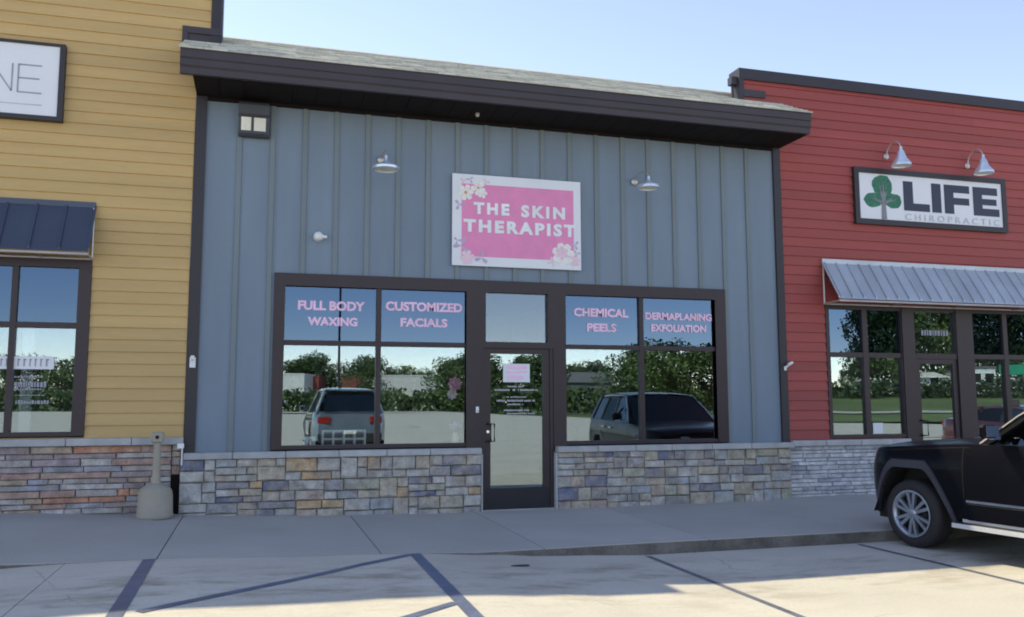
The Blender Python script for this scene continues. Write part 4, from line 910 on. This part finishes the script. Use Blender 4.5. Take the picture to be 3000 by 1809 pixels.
    # lamps, grille, bumpers, plate
    for sd in (-1, 1):
        hl = MB().box(-.17, .17, -.10, .012, -.05, .05).build('headlight', 'lampw', car, bevel=.015); hl.location = (sd*hw(0)*.78, -.045, hood[0]-.06); hl.rotation_euler = (0, 0, -sd*rad(22))
        tl = MB().box(-.16, .16, -.015, .08, -.085, .085).build('tail_light', 'lampr', car, bevel=.015); tl.location = (sd*hw0*.70, -Lc+.0, .98); tl.rotation_euler = (0, 0, sd*rad(12))
    gr = MB().box(-.48, .48, -.05, .02, -.09, .08)
    gr.build('grille', 'plast', car, bevel=.01).location = (0, -.045, hood[0]-.10)
    MB().box(-hw(0)*.9, hw(0)*.9, -.06, .035, .38, .52).build('front_bumper', 'plast', car, bevel=.02)
    MB().box(-hw0*.86, hw0*.86, -Lc-.04, -Lc+.05, .42, .64).build('rear_bumper', 'plast' if not sedan else paint, car, bevel=.02)
    MB().box(-.16, .16, -Lc-.048, -Lc-.041, .72-.09, .72+.0).build('licence_plate', 'plate', car)
    for i, c in enumerate(ax):
        for sd in (-1, 1): wheel(car, sd*(hw0-.025), c, sd, R)
    return car
make_car('black sport utility vehicle parked nose to the curb before the red shop', 'car', (4.753, -2.513), rad(7), 'black', z0=-.127)
make_car('silver blue sport utility vehicle facing away from the shops across the aisle', 'car', (-.62, -15.7), rad(180), 'silver', z0=.0, Lc=4.7, Wc=1.86, zroof=1.78)
make_car('maroon sedan parked nose to the curb farther right', 'car', (15.0, -2.9), rad(4), 'maroon', z0=-.13, Lc=4.7, Wc=1.82, zroof=1.44, sedan=True, ws=(1.3, 2.05), roofend=3.45, rearg=4.15, R=.33, ra=.38, rocker=.3, ax=(.9, 3.65))

# ================================================================== DISPLAYS BEHIND THE GLASS
cs = thing('cube_shelf', 'low white cube shelf standing inside the left window', 'shelf', (-1.80, .12, .86))
fr = MB()
for x in (-.27, -.135, 0, .135, .27): fr.box(x-.012, x+.012, 0, .2, 0, .22)
for z in (0, .105, .21): fr.box(-.28, .28, .001, .199, z-.011, z+.011)
fr.build('frame', 'white', cs); MB().box(-.275, .275, .19, .198, 0, .21).build('back', 'grey', cs)
bx = thing('display_box', 'small white box beside the cube shelf in the left window', 'box', (-2.23, .12, .86)); MB().box(-.07, .07, 0, .1, 0, .14).build('carton', 'white', bx); MB().box(-.02, .03, -.003, 0, .03, .11).build('label_print', 'grey', bx)
fb = thing('flower_vase', 'lilac flowers in a pale vase in the corner of the left window', 'vase', (-.32, .14, .86))
MB().lathe([(0, 0), (.04, 0), (.055, .05), (.045, .12), (.03, .15), (.035, .17)], n=16).build('vase', 'cream', fb, smooth=True)
mb = MB(); rs = random.Random(2)
for i in range(26):
    a, b, r = rs.uniform(0, 6.28), rs.uniform(-.2, 1.4), rs.uniform(.03, .09); c = Vector((math.cos(a)*math.cos(b)*r, math.sin(a)*math.cos(b)*r, .22+math.sin(b)*r)); mb.lathe([(0, -.02), (.02, -.01), (.022, .005), (0, .02)], tuple(c), 'z', 6)
mb.build('blossoms', 'purple', fb)
pk = thing('paper_rosette', 'pink paper rosettes hanging inside the left window near the door', 'decoration', (-.33, .14, 1.62))
petals(0, .06, .10, 8, 0, 'pink').build('rosette', 'pink', pk); petals(-.04, -.08, .075, 8, -.01, 'petp').build('rosette', 'petp', pk)

# ================================================================== WHAT STANDS BEHIND THE CAMERA (seen in the glass)
def mirrored(u, D, v=1178.):
    """point D metres deep that shows at photo column u in the shop glass"""
    d = fw+rr*((u-1500)/2534.89)-uu*((v-904.5)/2534.89); p = camo.matrix_world.translation+d*D; return p.x, -p.y
def crown_mesh(name, m, seed, n=4200, H=1., tall=1.):
    rs = random.Random(seed); mb = MB(); cl = []
    for i in range(20):
        a = rs.uniform(0, 6.28); r = rs.uniform(.03, .36); z = rs.uniform(.22, .88); k = 1-abs(z-.55)*1.1; cl.append((Vector((math.cos(a)*r*k, math.sin(a)*r*k, z)), rs.uniform(.12, .2)))
    for i in range(n):
        c, r = rs.choice(cl); d = Vector((rs.gauss(0, 1), rs.gauss(0, 1), rs.gauss(0, .8))).normalized(); p = c+d*r*rs.uniform(.55, 1.05)
        q = Vector((rs.gauss(0, 1), rs.gauss(0, 1), rs.gauss(0, 1))).normalized(); a = d.cross(q).normalized(); b = (d*.5+q).cross(a).normalized(); s = rs.uniform(.011, .022)
        mb.add([p+a*s, p+b*s*.8, p-a*s, p-b*s*.8], [(0, 1, 2, 3)])
    return mb.mesh(name, m)
def trunk_mesh(seed):
    rs = random.Random(seed); mb = MB().tube([(0, 0, -.03), (.004, 0, .15), (.0, .006, .35), (.01, 0, .6)], [.028, .022, .018, .008], 8)
    for i in range(6):
        a = rs.uniform(0, 6.28); z = rs.uniform(.28, .45); mb.tube([(0, 0, z), (math.cos(a)*.1, math.sin(a)*.1, z+.12), (math.cos(a)*.2, math.sin(a)*.2, z+.22)], [.011, .008, .003], 6)
    return mb.mesh('trunk', 'bark')
CR = [crown_mesh('crown', 'leaf%d' % (1+i % 3), 20+i) for i in range(5)]; TK = [trunk_mesh(i) for i in range(3)]
tl = [(20, 1040, 150), (95, 1048, 155), (175, 1050, 150), (240, 1045, 155), (850, 1056, 175), (885, 1046, 175), (925, 1042, 175), (965, 1066, 180), (1030, 1086, 180), (1055, 1052, 175), (1085, 1046, 160), (1150, 1082, 200), (1195, 1074, 200),
      (1250, 1080, 200), (1300, 1068, 165), (1325, 1052, 140), (1365, 1044, 138), (1410, 1046, 135), (1455, 1044, 135), (1505, 1048, 135), (1555, 1042, 135), (1600, 1046, 135), (1660, 1070, 170), (1725, 1062, 170), (1780, 1062, 165), (1835, 1046, 110), (1885, 1018, 96), (1940, 1004, 92), (2000, 1010, 92), (2060, 1016, 94), (2130, 1006, 92),
      (2475, 1090, 140), (2500, 1075, 140), (2545, 985, 106), (2572, 890, 104), (2620, 840, 100), (2665, 835, 102), (2740, 840, 104), (2815, 850, 106), (2890, 825, 102), (2965, 835, 104), (3045, 825, 106), (3130, 835, 106)]
def bank_z(D): return interp([(64, -.14), (72, .55), (80, 1.0), (95, 2.05), (150, 3.4)], D)
ORD = ['leftmost', 'second', 'third', 'fourth', 'fifth', 'sixth', 'seventh', 'eighth', 'ninth', 'tenth', 'eleventh', 'twelfth', 'thirteenth']
WH = ['%s of the trees mirrored in the tan shop window', '%s of the trees mirrored in the window left of the door', '%s of the trees mirrored about the glass door', '%s of the trees mirrored in the window right of the door', '%s of the tall trees mirrored in the red shop windows']
for i, (u, v, D) in enumerate(tl):
    k = 0 if i < 4 else 1 if i < 17 else 2 if i < 22 else 3 if i < 31 else 4
    z = bank_z(D)-.1 if k == 4 else -.4; x, y = mirrored(u, D); H = (1178-v)/2534.89*D+1.45-z
    g_ = 'trees beyond the parking lot'
    n_ = i-[0, 4, 17, 22, 31][k]; t = thing('leafy_tree', WH[k] % ORD[n_], 'tree', (x, y, z), random.uniform(0, 6.28), g_+', %s' % ['far left', 'left', 'middle', 'right', 'far right'][k]); W_ = max(H*1.15, 9.)*random.uniform(.9, 1.15) if k != 4 else H*.85
    link('crown', CR[i % 5], t, scale=(W_, W_, H/.98)); link('trunk', TK[i % 3], t, scale=(H*.9, H*.9, H*.95))
bushes = thing('hedge', 'long uneven hedge beyond the far edge of the parking lot', 'hedge')
hb = MB(); rs = random.Random(31)
for u in range(-60, 2200, 16):
    D = 136+rs.uniform(-4, 4) if u < 1420 else 126+rs.uniform(-4, 4)
    x, y = mirrored(u, D); h = rs.uniform(2.6, 3.9)
    for k in range(80):
        p = Vector((x+rs.gauss(0, 1.0), y+rs.gauss(0, .8), -.3+h*rs.random()**.7)); a = Vector((rs.gauss(0, 1), rs.gauss(0, 1), rs.gauss(0, 1))).normalized(); b = a.cross(Vector((rs.random(), rs.random(), rs.random()))).normalized()
        hb.add([p+a*.35, p+b*.3, p-a*.35, p-b*.3], [(0, 1, 2, 3)])
hb.build('foliage', 'leaf1', bushes, kind='stuff')
bk = MB(); us = list(range(2330, 3500, 60)); Ds = [64, 68, 72, 76, 80, 88, 95, 120, 150]
bk.add([(*mirrored(u, D), bank_z(D)) for u in us for D in Ds], [(i*len(Ds)+j, i*len(Ds)+j+1, (i+1)*len(Ds)+j+1, (i+1)*len(Ds)+j) for i in range(len(us)-1) for j in range(len(Ds)-1)])
bk.build('grass_bank', 'grass', kind='structure', smooth=True)
fp = MB(); Dp = [69.5, 71.2]; fp.add([(*mirrored(u, D), bank_z(D)+.03) for u in us for D in Dp], [(2*i, 2*i+1, 2*i+3, 2*i+2) for i in range(len(us)-1)]); fp.build('footpath', 'walk', kind='structure')
sb = thing('shrub_row', 'row of dark shrubs at the foot of the tall trees across the street', 'shrubs'); hb = MB()
for u in range(2440, 3300, 13):
    x, y = mirrored(u, 90+rs.uniform(-2, 2)); h = rs.uniform(.8, 2.2)
    for k in range(60):
        p = Vector((x+rs.gauss(0, .7), y+rs.gauss(0, .6), bank_z(90)-.1+h*rs.random()**.7)); a = Vector((rs.gauss(0, 1), rs.gauss(0, 1), rs.gauss(0, 1))).normalized(); b = a.cross(Vector((rs.random(), rs.random(), rs.random()))).normalized()
        hb.add([p+a*.24, p+b*.2, p-a*.24, p-b*.2], [(0, 1, 2, 3)])
hb.build('foliage', 'leaf2', sb, kind='stuff')
def far_house(label, u0, u1, vtop, D, depth, wallm, roofm, gable=True, wins=0, group=None, zb=-.4):
    x0, y0 = mirrored(u0, D); x1, y1 = mirrored(u1, D); c = ((x0+x1)/2, (y0+y1)/2); Lh = math.hypot(x1-x0, y1-y0)/2; H = (1178-vtop)/2534.89*D+1.45-zb
    t = thing('far_building', label, 'building', (c[0], c[1], zb), math.atan2(y1-y0, x1-x0), group); hw_ = H*(.72 if gable else 1)
    MB().box(-Lh, Lh, -depth, 0, 0, hw_).build('wall', wallm, t)
    if gable: MB().prism([(.4, hw_-.05), (-depth/2, H), (-depth-.4, hw_-.05)], -Lh-.3, Lh+.3, 'x').build('roof', roofm, t)
    else: MB().box(-Lh-.1, Lh+.1, -depth-.1, .1, hw_-.12, hw_+.12).build('roof', roofm, t)
    for k in range(wins):
        x = -Lh+(k+.5)*2*Lh/wins; f = MB().box(x-.6, x+.6, .0, .06, hw_*.4, hw_*.4+1.2).build('window', 'white', t); MB().box(x-.5, x+.5, .062, .07, hw_*.4+.1, hw_*.4+1.1).build('pane', 'hole', f)
    return t
far_house('long low white warehouse seen behind the hedge', 1112, 1278, 1103, 175, 12, 'farw', 'farw', False, 0)
far_house('white box building at the left of the far row', 815, 890, 1098, 158, 8, 'farw', 'farw', False, 0)
far_house('low red brick building between the white ones', 1000, 1052, 1106, 165, 9, 'farr', 'farr', False, 2)
far_house('small dark red shed beside the white box building', 903, 932, 1106, 165, 6, 'farr', 'farr', False, 0)
far_house('grey roofed low house beyond the middle of the lot', 1640, 1795, 1092, 150, 10, 'farg', 'farg', True, 3)
far_house('white cottage under trees across the street', 2572, 2622, 1112, 97, 7, 'farw', 'farw', True, 1, zb=2.1)
far_house('white house with shallow roof across the street', 2698, 2782, 1092, 97, 8, 'farw', 'farw', True, 1, zb=2.1)
far_house('white two-window house nearest the green sign', 2847, 2922, 1083, 97, 8, 'farw', 'farg', False, 2, zb=2.1)
far_house('grey house behind the green sign', 2930, 3060, 1105, 99, 8, 'housew', 'farg', True, 2, zb=2.1)
x, y = mirrored(2975, 88); t = thing('green_sign', 'green roadside sign board on two posts', 'sign', (x, y, 1.5), rad(200)); MB().box(-1.4, 1.4, -.08, .08, 2.5, 3.5).build('board', 'fargn', t); MB().tube([(-1.1, 0, 0), (-1.1, 0, 2.5)], .06, 8).build('post', 'rod', t); MB().tube([(1.1, 0, 0), (1.1, 0, 2.5)], .06, 8).build('post', 'rod', t)
x, y = mirrored(991, 45); lp = thing('light_pole', 'tall dark parking lot light pole with a square lamp head', 'light pole', (x, y, -.1))
MB().tube([(0, 0, .7), (0, 0, 9.5)], [.075, .05], 10).build('pole', 'trim', lp, smooth=True); MB().lathe([(0, 0), (.3, 0), (.3, .7), (0, .72)], n=16).build('footing', 'walk', lp); MB().box(-.3, .3, -.1, 1.0, 9.45, 9.6).build('lamp_head', 'trim', lp)
print('faces', sum(len(m.polygons) for m in bpy.data.meshes), 'objects', len(bpy.data.objects))
